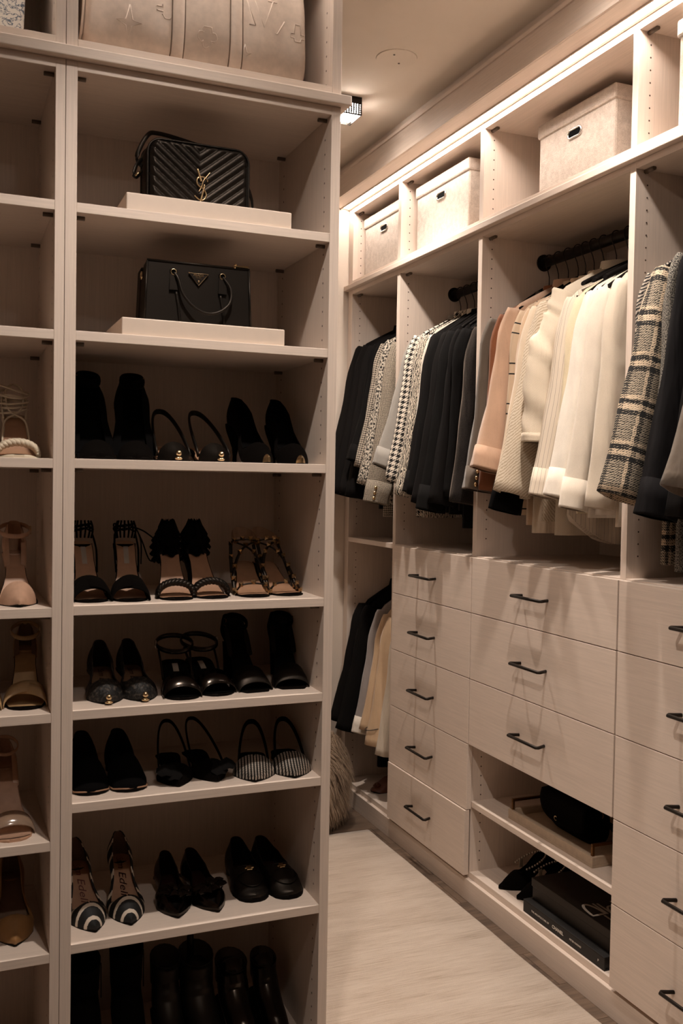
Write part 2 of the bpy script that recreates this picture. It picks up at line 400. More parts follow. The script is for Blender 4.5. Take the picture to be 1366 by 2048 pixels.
for i in range(4):
    yf0, yf1 = DIV[i]; yn0, yn1 = DIV[i+1]
    w = thing('wardrobe_cabinet', ['wardrobe bay with an open low hanging space ', 'wardrobe bay with five narrow drawers ',
               'wardrobe bay with three wide drawers and a cubby ', 'wardrobe bay with five drawers under tweed coats '][i]+BN[i], 'cabinet', (0, 0, 0))
    bx('side_panel', WZ, w, X0, XB, yf0, yf1, .085, ZH+.018)
    if i == 3: bx('side_panel', WZ, w, X0, XB, yn0, yn1, .085, ZH+.018)
    bx('back_panel', WZ, w, XB, XB+.012, yn1, yf0, .085, ZH+.018)
    bx('top_panel', WY, w, X0, XB, yn1, yf0, ZH, ZH+.018)
    bx('bottom_panel', WY, w, X0, XB, yn1, yf0, .085, .105)
    bx('shelf', WY, w, X0+.0005, XB, yn1, yf0, ZM-.02, ZM)
    rod(w, yn1, yf0, RODZ)
    zs = [.14+.032*k for k in range(66)]
    zs = [z for z in zs if not (ZM-.06 < z < ZM+.03)]
    if i == 1 or i == 3: zs = [z for z in zs if z > ZM]
    if i == 2: zs = [z for z in zs if z > ZM or z < .53]
    pegs(w, [(X0+.037, yf0-.0004, z) for z in zs])
    MB().tube([(X0+.03, yf0-.035, ZH-.004), (X0+.03, yf0, ZH-.004)], .006, 8).build('shelf_cam', MT['cam'], w)
    if i == 0: rod(w, yn1, yf0, 1.068)
    dy0, dy1 = yn1-.011 if i != 1 else 2.78+.002, yf0+.012
    if i == 1: dy0, dy1 = 2.7825, 3.387
    if i == 2: dy0, dy1 = 2.031, 2.7785
    if i == 3: dy0, dy1 = 1.262, 2.027
    G = [ZM-.002, .982, .762, .542, .3187, .0975]
    n = {0: 0, 1: 5, 2: 3, 3: 5}[i]
    HZ = {1: [1.070, .859, .644, .431, .210], 2: [1.075, .869, .650], 3: [1.078, .870, .650, .425, .202]}
    if i == 1: bx('side_panel', WZ, w, X0-.001, XB, 3.387, 3.41, .085, ZM-.02)
    for d in range(n):
        z1, z0 = G[d]-.0012, G[d+1]+.0012
        push = -.006 if (i == 1 and d == 4) else 0
        D = bx('drawer', WY, w, X0-.0205+push, X0-.0015+push, dy0+.0012, dy1-.0012, z0, z1, .001)
        hy = {1: 3.099, 2: 2.41, 3: 1.72}[i]
        handle(D, hy, HZ[i][d])
    if n:      # the drawer boxes' dark carcass behind the fronts
        bx('drawer_carcass', WY, w, X0+.004, XB-.02, yn1+.012, yf0-.012-(.01 if i == 1 else 0), G[n]+.02, ZM-.03, 0)
    if i == 2: bx('shelf', WY, w, X0, XB, yn1, yf0, .326, .345)
# upper box cubbies
for i in range(4):
    yf0, yf1 = DIV[i]; yn0, yn1 = DIV[i+1]
    u = thing('upper_cubby', 'open box cubby above the hanging bay '+BN[i], 'cubby', (0, 0, 0))
    bx('side_panel', WZ, u, X0, XB, yf0, yf1, ZUB-.02, 2.6)
    if i == 3: bx('side_panel', WZ, u, X0, XB, yn0, yn1, ZUB-.02, 2.6)
    bx('back_panel', WZ, u, XB, XB+.012, yn1, yf0, ZUB-.02, 2.6)
    bx('top_panel', WY, u, X0, XB, yn1, yf0, ZUT, 2.6)
    bx('bottom_panel', WY, u, X0, XB, yn1, yf0, ZUB-.02, ZUB)
    pegs(u, [(X0+.037, yf0-.0004, 2.545-.032*k) for k in range(9)])
    MB().tube([(X0+.03, yf0-.035, ZUT-.004), (X0+.03, yf0, ZUT-.004)], .006, 8).build('shelf_cam', MT['cam'], u)
YE0, YE1 = 1.25, 3.932
tag(MB().box(X0-.022, XB, YE0, YE1, ZH+.0185, ZUB-.0205).build('trim_1', WY, bevel=.002), kind='structure')
tag(MB().box(X0-.014, X0+.03, YE0, 3.9, ZF, .0845).build('baseboard_right', WY, bevel=.001), kind='structure')
# cornice with the LED strip let into its underside
CX = 1.535
mb = MB(); mb.box(CX, X0+.06, YE0, YE1, 2.6015, 2.70); mb.box(CX+.02, X0+.06, YE0, YE1, 2.70, ZC)
mb.box(X0-.012, X0-.001, YE0, YE1, 2.5975, 2.603); mb.box(X0-.044, X0-.038, YE0, YE1, 2.5975, 2.603); mb.box(CX-.006, CX+.001, YE0, YE1, 2.602, 2.612); mb.box(CX-.006, CX+.001, YE0, YE1, 2.69, 2.703)
tag(mb.build('trim_2', WY, bevel=.001), kind='structure')
led = thing('led_strip', 'long glowing strip light under the cornice above the right-hand boxes', 'light', (0, 0, 0))
MB().box(X0-.036, X0-.014, YE0, YE1-.02, 2.5990, 2.6012).build('diffuser', MT['led'], led)

# ------------------------------------------------------------------ shoe tower on the left
D = 2.011; DB = 2.372; XI0, XI1 = .245, .792
SH = [1.962, 1.706, 1.448, 1.148, .933, .741, .448]
SHL = [1.962, 1.705, 1.447, 1.146, .931, .668, .437]
def shelf_unit(name, label, x0, x1, xi0, xi1, shelves, top, bot):
    t = thing(name, label, 'shelves', (0, 0, 0))
    bx('side_panel', WZ, t, x0, xi0, D, DB, bot-.02, top+.019); bx('side_panel', WZ, t, xi1, x1, D, DB, bot-.02, top+.019)
    bx('back_panel', WZ, t, x0, x1, DB, DB+.01, bot-.02, top+.019)
    bx('top_panel', WX, t, xi0, xi1, D, DB, top, top+.019); bx('bottom_panel', WX, t, xi0, xi1, D, DB, bot-.02, bot)
    for z in shelves: bx('shelf', WX, t, xi0, xi1, D+.0005, DB, z-.0195, z)
    pegs(t, [(xi1-.0004, yy, bot+.03+.032*k) for yy in (D+.037, DB-.04) for k in range(int((top-bot-.04)/.032)) if all(not (z-.03 < bot+.03+.032*k < z+.008) for z in shelves)], 'x')
    for z in [top]+[s-.0195 for s in shelves]:
        for yy in (D+.032, DB-.045):
            for xa, xb in ((xi0, xi0+.02), (xi1-.02, xi1)):
                MB().tube([(xa, yy, z-.0035), (xb, yy, z-.0035)], .0045, 8).build('shelf_cam', MT['cam'], t)
    return t
shelf_unit('shoe_tower', 'tall pale laminate shoe tower with seven shelves of black shoes', XI0-.0225, .814, XI0, XI1, SH, 2.2225, .10)
shelf_unit('shoe_tower', 'pale laminate shoe tower of nude and gold shoes cut by the left frame edge', -.372, XI0-.0235, -.35, .2025, SHL, 2.2225, .10)
for (x0, x1, xi0, xi1, lb) in ((XI0-.0225, .814, XI0, XI1, 'open top cubby holding the beige duffel above the main shoe tower'), (-.372, XI0-.0235, -.35, .2025, 'open top cubby holding the printed tote at the upper left')):
    u = thing('upper_cubby', lb, 'cubby', (0, 0, 0))
    bx('side_panel', WZ, u, x0, xi0, D, DB, 2.264, 2.6); bx('side_panel', WZ, u, xi1, x1, D, DB, 2.264, 2.6)
    bx('back_panel', WZ, u, x0, x1, DB, DB+.01, 2.264, 2.6); bx('bottom_panel', WX, u, xi0, xi1, D, DB, 2.264, 2.285); bx('top_panel', WX, u, xi0, xi1, D, DB, 2.58, 2.6)
    pegs(u, [(xi1-.0004, yy, 2.30+.032*k) for yy in (D+.037,) for k in range(8)], 'x')
tag(MB().box(-.385, .832, D-.02, DB+.02, 2.242, 2.2635).build('trim_3', WX, bevel=.002), kind='structure')
tag(MB().box(-.372, .814, D+.02, DB, ZF, .0795).build('baseboard_left', WX, bevel=.001), kind='structure')
mb = MB(); mb.box(-.37, .80, D-.012, D-.001, 2.5975, 2.603); mb.box(-.39, .90, D-.105, DB+.01, 2.6015, 2.70); mb.box(-.39, .88, D-.085, DB+.01, 2.70, ZC)
tag(mb.build('trim_4', WX, bevel=.001), kind='structure')
led2 = thing('led_strip', 'strip light under the cornice above the shoe tower, beyond the top frame edge', 'light', (0, 0, 0))
MB().box(-.37, .80, D-.036, D-.014, 2.5990, 2.6012).build('diffuser', MT['led_soft'], led2)

# ------------------------------------------------------------------ ceiling fixtures
def ceiling_light(x, y, label):
    t = thing('ceiling_light', label, 'light', (x, y, ZC)); h, a = .062, .05
    mb = MB()
    for sx, sy in ((1, 0), (-1, 0), (0, 1), (0, -1)):
        for k in range(12):
            u = -a+2*a*k/11; w_ = .0026
            if sx: mb.box(sx*a-.001, sx*a+.001, u-w_, u+w_, -h, 0)
            else: mb.box(u-w_, u+w_, sy*a-.001, sy*a+.001, -h, 0)
        for z0, z1 in [(-.024, 0)]+[(-h+.0022+k*.0073, -h+.0048+k*.0073) for k in range(5)]+[(-h, -h+.003)]:
            if sx: mb.box(sx*a-.0012, sx*a+.0012, -a, a, z0, z1)
            else: mb.box(-a, a, sy*a-.0012, sy*a+.0012, z0, z1)
    mb.build('perforated_shade', MT['black_metal'], t)
    MB().box(-.044, .044, -.044, .044, -h+.004, -.014).build('diffuser', MT['diffuser'], t, bevel=.004)
    MB().box(-a-.002, a+.002, -a-.002, a+.002, -.006, 0).build('ceiling_plate', MT['black_metal'], t)
    L = bpy.data.lights.new('bulb', 'SPOT'); L.energy = SPOT_POWER*LAMP_DIM.get((x, y), 1); L.color = LAMP_COL; L.shadow_soft_size = .03; L.spot_size = R(128); L.spot_blend = .85
    lo = bpy.data.objects.new('bulb', L); COL.objects.link(lo); lo.parent = t; lo.location = (0, 0, -h-.004)
for i, (x, y) in enumerate(CEILING_LAMPS):
    ceiling_light(x, y, ['small square perforated black ceiling light beside the tower top', 'square perforated ceiling light above the middle of the aisle, out of frame',
                         'square perforated ceiling light before the shoe tower, out of frame',
                         'square perforated ceiling light behind the camera, out of frame'][i])
t = thing('ceiling_cover', 'round painted cover plate flush on the ceiling', 'cover plate', (1.307, 2.772, ZC))
MB().tube([(0, 0, -.003), (0, 0, 0)], [.0635, .065], 40, up=(1, 0, 0)).build('plate', MT['ceiling'], t)
for s in (-1, 1): MB().tube([(s*.02, s*.025, -.0045), (s*.02, s*.025, -.002)], .0035, 8, up=(1, 0, 0)).build('screw', MT['cam'], t)

# ------------------------------------------------------------------ fabric storage boxes
def storage_box(label, y0, y1, x):
    t = thing('storage_box', label, 'box', (x, y0, ZUB), group='linen storage boxes above the wardrobes'); w = y1-y0; h = .222
    mb = MB(); mb.box(.006, .33, .005, w-.005, 0, h); mb.build('body', MT['linen'], t, bevel=.007)
    MB().box(0, .336, 0, w, h-.004, .262).build('lid', MT['linen'], t, bevel=.007)
    P = []; hw, hr = .020, .0125; zc = h-.040; yc = w*.50
    for k in range(24):
        a = 2*pi*k/24; P.append((.0045, yc+(hw if cos(a) > 0 else -hw)+hr*cos(a), zc+hr*sin(a)))
    r = MB().tube(P, .0035, 8, closed=True, up=(1, 0, 0)).build('chrome_grommet', MT['chrome'], t)
    MB().loft([[(.0035, yc+(p[1]-yc)*.99, p[2]) for p in P][::-1], [(.0030, yc, zc)]*24], smooth=False).build('hand_hole', MT['velvet'], r)
storage_box('linen storage box with lid at the far end, partly hidden by a divider', 3.462, 3.868, 1.68)
storage_box('linen storage box in the second cubby from the far end', 2.962, 3.372, 1.68)
storage_box('linen storage box set back in the widest cubby', 2.245, 2.63, 1.738)
storage_box('linen storage box cut by the right edge of the frame', 1.49, 1.90, 1.648)

# ------------------------------------------------------------------ hangers and garments
RX = 1.88
hang_mesh = {}
def hanger(y, label, wide=.2, drop=.19, rz=RODZ):
    t = thing('clothes_hanger', label, 'hanger', (RX, y, rz))
    key = (round(wide, 3), round(drop, 3))
    if key not in hang_mesh:
        P = [(.012, 0, -.006)]+[(.0205*cos(a), 0, .0205*sin(a)) for a in [R(x) for x in range(0, 200, 20)]]
        P += [(-.018, 0, -.012), (-.006, 0, -.035), (0, 0, -.055), (0, 0, -.105)]
        hk = MB().tube(P, .0017, 6, up=(0, 1, 0)).mesh('hook', MT['black_metal'])
        z0 = -.092; n = 14; rows = []
        for i in range(-n, n+1):
            a = i/n; x = a*wide; z = z0-(drop+z0)*(abs(a)**1.15)
            r = .013*(1-.45*abs(a)); ry = .005+.006*abs(a)**2
            rows.append([(x, ry*cos(q), z+r*sin(q)) for q in [2*pi*k/8 for k in range(8)]])
        hang_mesh[key] = (hk, MB().loft(rows, True, True, True).mesh('hanger_arms', MT['rubber']))
    for nm, me in zip(('hook', 'hanger_arms'), hang_mesh[key]):
        o = bpy.data.objects.new(nm, me); COL.objects.link(o); o.parent = t
    return t
gi = 0
def garment(name, short, place, cat, y, mat, zs=1.965, zh=1.33, xc=1.54, zc=1.39, th=.02, rw=(.062, .046), ty=(.020, .028), xsh=1.672, hem=0, cuff=None, cuffmat=None,
            collar=True, buttons=0, band=None, mid=None, bodymat=None, folds=.004, rz=RODZ, hang=True, ragged=False, sleeve=True, scr=0, group=None, lab=None, cuffh=.05):
    """hangs from the rod at RX; x points into the wardrobe, the sleeve comes forward to x = xc"""
    global gi; gi += 1; rnd = random.Random(gi*13+1)
    t = thing(name, lab or (short+' '+place), cat, (RX, y, rz), rnd.uniform(-.05, .05), group=group)
    ty = (ty[0]*1.15, ty[1]*1.25); zc += rnd.uniform(-.008, .008)
    hw = RX-xsh; zn = zs-rz+.088; z1 = zs-rz; zb = zh-rz; B = bodymat or mat
    NA, NV = 18, 14; ph = rnd.random()*6
    def top(a):
        a = abs(a); return zn if a < .2 else zn+(z1-zn)*((a-.2)/.8)**1.05-(.012*max(0, (a-.9)/.1)**2)
    def bot(a): return zb+hem*(a*a) + (rnd.uniform(-.003, .003) if ragged else 0)
    rows = []
    for v in range(NV+1):
        q = (v/NV)**1.2; row = []
        for side in (-1, 1):
            for i in range(NA+1):
                a = (-1+2*i/NA)*(-side)
                w_ = hw*(1-.10*sm(q/.25)+.06*q)
                x = a*w_; z = top(a)+(bot(a)-top(a))*q
                T = th*min(1, sqrt(q/.10)+.15)*max(.08, (1-abs(a)**4))**.5*(1+.15*q)
                fo = folds*sin(a*13+ph+q*2.2)*sm(q*2)+folds*.6*sin(a*29+ph*2)*q
                row.append((x, side*T+fo, z))
        rows.append(row)
    MB().loft(rows, True, True, True).build('body', B, t)
    def sleeve_mesh(x1, z1b, front):
        s = -1 if front else 1
        p0 = Vector((s*(hw-.048), 0, z1-.012)); p1 = Vector((s*(hw-.012), 0, z1-.10)); p3 = Vector((s*x1, 0, z1b))
        m_ = p1.lerp(p3, .45); m_.x += s*-.006
        if mid and front: m_ = Vector((s*mid[0], 0, mid[1]))
        path = smooth_path([p0, p1, m_, p3], 6 if not scr else 14); L = len(path); rs = []
        for i, p in enumerate(path):
            q = i/(L-1); a = path[max(i-1, 0)]; b = path[min(i+1, L-1)]; d = (b-a).normalized(); e = Vector((d.z, 0, -d.x)).normalized()
            rwi = rw[0]+(rw[1]-rw[0])*q; tyi = ty[0]+(ty[1]-ty[0])*q
            k0 = sm(min(1, (i+.6)/3.0)); row = []
            for k in range(20):
                an = 2*pi*k/20; wr = 1+.07*sin(5*an+ph+q*3)+.035*sin(q*22+3*an+ph)+scr*(sin(q*34+1.6*sin(an+ph))*.6+sin(q*57+2*an)*.4)*sm(q*3)
                row.append(p+e*(rwi*k0*cos(an)*wr)+Vector((0, tyi*k0*sin(an)*wr, 0)))
            rs.append(row)
        return rs, path
    if sleeve:
        x_end = RX-(xc+rw[1]*.9)
        rs, path = sleeve_mesh(x_end, zc-rz, True)
        # inside of the cuff: turn the last ring in
        c = path[-1]; rs2 = rs+[[c+(p-c)*.90+(path[-1]-path[-2]).normalized()*.001 for p in rs[-1]], [path[-4]+(p-path[-4])*.8 for p in rs[-4]]]
        MB().loft(rs2, True, True, True).build('sleeve', mat, t)
        if cuff == 'turned' or cuff == 'band':
            n = 2 if cuffh <= .05 else 3
            sub = rs[-1-n:]; cen = path[-1-n:]; g = 1.09 if cuff == 'turned' else 1.03
            r3 = [[cc+(p-cc)*(g if 0 < i else 1.0) for p in row] for i, (row, cc) in enumerate(zip(sub, cen))]
            dd = (path[-1]-path[-2]).normalized()*.006
            r3 = [[Vector(p)+Vector((0, 0, 0)) for p in r3[0]]]+[[cen[0]+(p-cen[0])*g for p in sub[0]]]+r3[1:]+[[cen[-1]+(p-cen[-1])*g+dd for p in sub[-1]], [cen[-1]+(p-cen[-1])*.93+dd for p in sub[-1]]]
            MB().loft(r3, True).build('cuff', MT[cuffmat] if cuffmat else mat, t)
        if buttons:
            dd = (path[-1]-path[-2]).normalized(); c = path[-1]
            for k in range(buttons):
                pp = c-dd*(.016+.021*k); MB().ball((pp.x-rw[1]*.55, -ty[1]*.93, pp.z), .0075, 10, (1, .6, 1)).build('button', MT['gold'], t)
        rs, path = sleeve_mesh(.215, zc-rz+.02, False)
        MB().loft(rs, True, True, True).build('sleeve', mat, t)
    if collar:
        r_ = []
        for q in (0, .5, 1):
            r_.append([(.062*(1-.1*q)*cos(2*pi*k/16)+.0, .024*sin(2*pi*k/16), zn-.006+.026*q+.008*cos(2*pi*k/16)) for k in range(16)])
        MB().loft(r_, True).build('collar', MT[collar] if isinstance(collar, str) else mat, t)
    if band:
        c = rw[1]
    if hang: hanger(y+.001, 'black hanger holding the '+short+(' '+place if len(place.split()) < 6 else ''), hw-.018, rz-zs+.006, rz)
    return t
def g(*a, **k): return garment(*a, **k)
T_ = MT
# --- far bay
P0 = 'in the far bay'
g('jacket', 'black boucle jacket', 'hanging first against the far panel', 'jacket', 3.842, T_['black_knit'], zs=2.0, zh=1.335, xc=1.515, zc=1.36, th=.018, rw=(.068, .06))
g('jacket', 'black knit jacket', 'second in the far bay', 'jacket', 3.785, T_['black_wool'], zs=1.995, zh=1.33, xc=1.52, zc=1.35, rw=(.066, .058))
g('cardigan', 'ribbed black cardigan', 'third in the far bay', 'cardigan', 3.735, T_['black_knit'], zs=1.99, zh=1.325, xc=1.535, zc=1.35)
g('blouse', 'black blouse with loose cuff', 'fourth in the far bay', 'blouse', 3.69, T_['black_silk'], zs=1.99, zh=1.32, xc=1.545, zc=1.34)
g('dress_shirt', 'black shirt with a soft pointed cuff', 'before the small checks', 'shirt', 3.648, T_['black_silk'], zs=1.985, zh=1.30, xc=1.54, zc=1.50, rw=(.06, .04), cuff='turned')
g('blazer', 'small black-and-white check blazer', 'in the far bay', 'blazer', 3.604, T_['small_check'], zs=1.985, zh=1.27, xc=1.548, zc=1.47, rw=(.062, .045))
g('jacket', 'chunky black-and-white boucle jacket', 'beside the far divider', 'jacket', 3.558, T_['boucle_black_white'], zs=1.99, zh=1.32, xc=1.545, zc=1.395, rw=(.066, .05), ty=(.022, .026))
g('blazer', 'fine grey check blazer with gold cuff buttons', 'by the far divider', 'blazer', 3.505, T_['fine_check'], zs=1.975, zh=1.265, xc=1.545, zc=1.335, rw=(.06, .052), buttons=3, cuff='band')
# --- second bay
g('sweater', 'heather grey wool sweater with turned-back sleeve', 'in the second bay', 'sweater', 3.352, T_['grey'], zs=1.968, zh=1.36, xc=1.512, zc=1.478, rw=(.06, .048), ty=(.018, .024), cuff='turned')
g('blazer', 'large black-and-white houndstooth blazer', 'in the second bay', 'blazer', 3.302, T_['houndstooth_large'], zs=1.975, zh=1.28, xc=1.545, zc=1.405, rw=(.064, .056), ty=(.02, .028))
g('blouse', 'zebra print blouse', 'beside the houndstooth blazer', 'blouse', 3.246, T_['zebra_print'], zs=1.972, zh=1.28, xc=1.56, zc=1.36, rw=(.06, .045), ty=(.02, .026))
g('blouse', 'off-white blouse edge', 'seen between zebra print and black', 'blouse', 3.203, T_['ivory'], zs=1.97, zh=1.33, xc=1.58, zc=1.42, rw=(.05, .034), ty=(.012, .014), th=.010)
bb = [('ribbed black blouse', 'beside the off-white blouse', 3.172, 1.35), ('black crepe blouse', 'second of the black tops in the second bay', 3.128, 1.31), ('sheer black blouse', 'third of the black tops in the second bay', 3.085, 1.305),
      ('black blouse with wide cuff', 'in the middle of the black tops', 3.04, 1.30), ('black pleated blouse', 'fifth of the black tops in the second bay', 2.99, 1.315), ('black satin top', 'last of the black tops in the second bay', 2.94, 1.255)]
for i, (s, pl, y, zh) in enumerate(bb):
    g('blouse', s, pl, 'blouse', y, T_[['black_knit', 'black_silk', 'black_wool', 'black_silk', 'black_wool', 'black_silk'][i]], zs=1.965-.003*i, zh=zh, xc=[1.56, 1.555, 1.55, 1.55, 1.565, 1.60][i], zc=[1.37, 1.36, 1.33, 1.325, 1.34, 1.36][i],
      rw=(.06, .05), ty=(.022, .03), cuff='turned' if i == 3 else ('band' if i == 0 else None), folds=.007)
g('sweater', 'fuzzy charcoal mohair sweater', 'against the second divider', 'sweater', 2.862, T_['mohair'], zs=1.945, zh=1.32, xc=1.578, zc=1.34, rw=(.06, .05), ty=(.024, .03))
for k, yy in enumerate((2.90, 2.965, 3.02)):
    hanger(yy, ['empty black hanger nearest the second divider', 'empty black hanger between black tops, middle one', 'empty black hanger between black tops, far one'][k], .185, .20)
# --- third bay, light clothes
g('blazer', 'taupe blazer with three gold cuff buttons', 'first in the light bay', 'blazer', 2.752, T_['taupe'], zs=1.955, zh=1.35, xc=1.572, zc=1.385, rw=(.064, .056), ty=(.02, .028), buttons=3, cuff='band')
g('sweater', 'rust brown top', 'behind the camel coat', 'sweater', 2.70, T_['rust'], zs=1.965, zh=1.36, xc=1.60, zc=1.39, rw=(.056, .04), ty=(.014, .016))
g('coat', 'camel coat with turned-up cuff', 'in the light bay', 'coat', 2.645, T_['camel'], zs=1.975, zh=1.38, xc=1.54, zc=1.462, rw=(.066, .054), ty=(.024, .034), cuff='turned')
g('blouse', 'cream blouse with black windowpane lines', 'beside the camel coat', 'blouse', 2.592, T_['windowpane'], zs=1.96, zh=1.315, xc=1.60, zc=1.40, rw=(.054, .04), ty=(.016, .018))
g('blouse', 'sheer beige blouse', 'between windowpane and textured jacket', 'blouse', 2.553, T_['sand'], zs=1.962, zh=1.285, xc=1.585, zc=1.41, rw=(.054, .042), ty=(.014, .016))
g('jacket', 'cream jacket with black trimmed cuff', 'behind the textured cream jacket', 'jacket', 2.51, T_['oat'], zs=1.962, zh=1.262, xc=1.535, zc=1.335, rw=(.056, .052), ty=(.016, .022), cuff='band', cuffmat='velvet')
g('jacket', 'diagonal textured cream jacket', 'with a wide sleeve', 'jacket', 2.462, T_['diagonal_cream'], zs=1.968, zh=1.30, xc=1.522, zc=1.372, rw=(.062, .058), ty=(.022, .034))
g('jacket', 'cream tweed jacket with scrunched frayed sleeve', 'in the light bay', 'jacket', 2.402, T_['cream_tweed'], zs=1.985, zh=1.262, xc=1.562, zc=1.545, rw=(.07, .05), ty=(.026, .03), cuff='turned', mid=(.262, -.40), scr=.13)
g('dress_shirt', 'pinstriped shirt with long curved hem', 'in the light bay', 'shirt', 2.345, T_['pinstripe'], zs=1.962, zh=1.235, xc=1.555, zc=1.375, rw=(.056, .04), ty=(.02, .026), hem=.09, cuff='band', folds=.006)
g('blouse', 'butter silk blouse', 'with a slim draped sleeve', 'blouse', 2.292, T_['butter'], zs=1.96, zh=1.33, xc=1.605, zc=1.47, rw=(.05, .036), ty=(.018, .018), folds=.007)
g('blouse', 'sheer white crepe blouse with deep cuff', 'in the light bay', 'blouse', 2.246, T_['white_crepe'], zs=1.962, zh=1.32, xc=1.545, zc=1.372, rw=(.056, .05), ty=(.022, .028), cuff='band', folds=.006)
g('blouse', 'ivory blouse with short ruffled cuff', 'in the light bay', 'blouse', 2.192, T_['ivory'], zs=1.966, zh=1.33, xc=1.56, zc=1.352, rw=(.05, .04), ty=(.02, .022), cuff='turned', folds=.007)
g('blouse', 'cream collarless blouse', 'nearest the third divider', 'blouse', 2.132, T_['cream'], zs=1.972, zh=1.30, xc=1.585, zc=1.345, rw=(.056, .044), ty=(.022, .024), folds=.006)
for k, yy in enumerate((2.22, 2.27, 2.32)):
    hanger(yy, ['empty black hanger nearest the third divider', 'empty black hanger in the light bay, middle one', 'empty black hanger in the light bay, far one'][k], .18, .17)
# --- nearest bay
g('sweater', 'black-and-white diagonal stripe sweater', 'behind the plaid coat', 'sweater', 1.99, T_['diagonal_knit'], zs=1.962, zh=1.36, xc=1.60, zc=1.50, rw=(.058, .045), ty=(.014, .016))
g('coat', 'black-and-beige plaid boucle coat', 'with a broad fringed sleeve', 'coat', 1.945, T_['plaid_boucle'], zs=1.96, zh=1.215, xc=1.492, zc=1.385, rw=(.078, .074), ty=(.03, .04), ragged=True, th=.024)
g('coat', 'grey tweed coat', 'between plaid coat and black blazer', 'coat', 1.892, T_['grey_tweed'], zs=1.985, zh=1.20, xc=1.60, zc=1.42, rw=(.066, .05), ty=(.018, .02))
g('blazer', 'ink black wool blazer', 'nearest the plaid coat', 'blazer', 1.838, T_['ink_wool'], zs=1.995, zh=1.20, xc=1.53, zc=1.345, rw=(.066, .054), ty=(.024, .03), cuff='band')
g('blazer', 'black blazer', 'second in the nearest bay', 'blazer', 1.775, T_['black_wool'], zs=2.0, zh=1.2, xc=1.56, zc=1.34, rw=(.066, .054), ty=(.024, .03))
g('coat', 'dark taupe coat', 'at the right frame edge', 'coat', 1.70, T_['dark_taupe'], zs=1.98, zh=1.2, xc=1.475, zc=1.40, rw=(.072, .07), ty=(.026, .036))
g('coat', 'dark boucle coat', 'hanging low at the right frame edge', 'coat', 1.80, T_['dark_boucle'], zs=1.96, zh=1.16, xc=1.66, zc=1.35, rw=(.05, .04), ty=(.014, .016))
# --- short hanging space at the far end
RL = 1.068
kw = dict(rz=RL, collar=True)
g('jacket', 'long-sleeved black jacket', 'first in the low hanging space', 'jacket', 3.835, T_['black_wool'], zs=.885, zh=.32, xc=1.55, zc=.36, xsh=1.70, rw=(.07, .062), **kw)
g('jacket', 'black jacket', 'second in the low hanging space', 'jacket', 3.78, T_['black_silk'], zs=.885, zh=.30, xc=1.56, zc=.34, xsh=1.70, rw=(.068, .06), **kw)
g('long_garment', 'long black garment', 'nearly touching the low cubby floor', 'garment', 3.72, T_['velvet'], zs=.87, zh=.19, xc=1.66, zc=.34, xsh=1.72, rw=(.05, .04), **kw)
g('pyjama_top', 'grey lilac pyjama top with white piping', 'in the low hanging space', 'pyjamas', 3.672, T_['lilac'], zs=.882, zh=.36, xc=1.585, zc=.37, xsh=1.70, rw=(.06, .05), ty=(.016, .02), cuff='band', cuffmat='paper', cuffh=.02, **kw)
g('pyjama_top', 'beige satin pyjama top', 'behind the piped satin sleeve', 'pyjamas', 3.63, T_['satin'], zs=.868, zh=.36, xc=1.60, zc=.375, xsh=1.71, rw=(.058, .05), ty=(.018, .022), folds=.008, **kw)
pj = g('pyjama_top', 'beige satin pyjama top with dark piped cuff', 'beside the drawers', 'pyjamas', 3.575, T_['satin'], zs=.86, zh=.36, xc=1.60, zc=.335, xsh=1.71, rw=(.06, .055), ty=(.024, .032), folds=.008, **kw)
pp = []
for k in range(20):
    a = 2*pi*k/20; pp.append((RX-RX+(1.657-RX)+.061*cos(a)+.0, .0335*sin(a), .41-RL+.012*cos(a)))
MB().tube(pp, .0018, 6, closed=True, up=(0, 0, 1)).build('piping', T_['ribbon_pipe'], pj)
g('blouse', 'cream ribbed knit with crinkled cuff', 'beside the top of the drawers', 'blouse', 3.53, T_['cream'], zs=.855, zh=.34, xc=1.63, zc=.30, xsh=1.72, rw=(.05, .042), ty=(.02, .024), **kw)
# ------------------------------------------------------------------ shoes
def foot(spec):
    """returns functions of s (0 toe .. 1 heel): y, z, half width, sideways lean"""
    L, H = spec['L'], spec['H']; toe = spec.get('toe', 'point'); wb = spec.get('w', .037); plat = spec.get('plat', .003)
    WT = {'point': [(0, .06), (.06, .30), (.16, .68), (.30, 1), (.42, .93), (.60, .56), (.86, .68), (.94, .62), (.97, .44), (.99, .26), (1, .0)],
          'round': [(0, .25), (.03, .55), (.09, .82), (.25, 1), (.40, .95), (.62, .68), (.86, .72), (.94, .64), (.97, .46), (.99, .27), (1, .0)],
          'square': [(0, .60), (.02, .70), (.09, .84), (.25, 1), (.40, .92), (.62, .64), (.86, .68), (.94, .62), (.97, .44), (.99, .26), (1, .0)]}[toe]
    def w(s):
        for (a, x), (b, y) in zip(WT, WT[1:]):
            if s <= b: return wb*(x+(y-x)*(s-a)/(b-a))*(1-spec.get('slim', 0)*sm((s-.32)/.2))
        return 0
    def z(s): return plat+.004*(1-sm(s/.12))*(toe != 'flat')+H*sm((s-.28)/.58)**.95+H*.04*sm((s-.86)/.14)
    def y(s): return L*s
    return y, z, w
SS = [0, .012, .03, .06, .10, .15, .20, .25, .29, .33, .38, .44, .50, .57, .64, .71, .78, .84, .89, .93, .96, .985, 1]
SHOES = {}
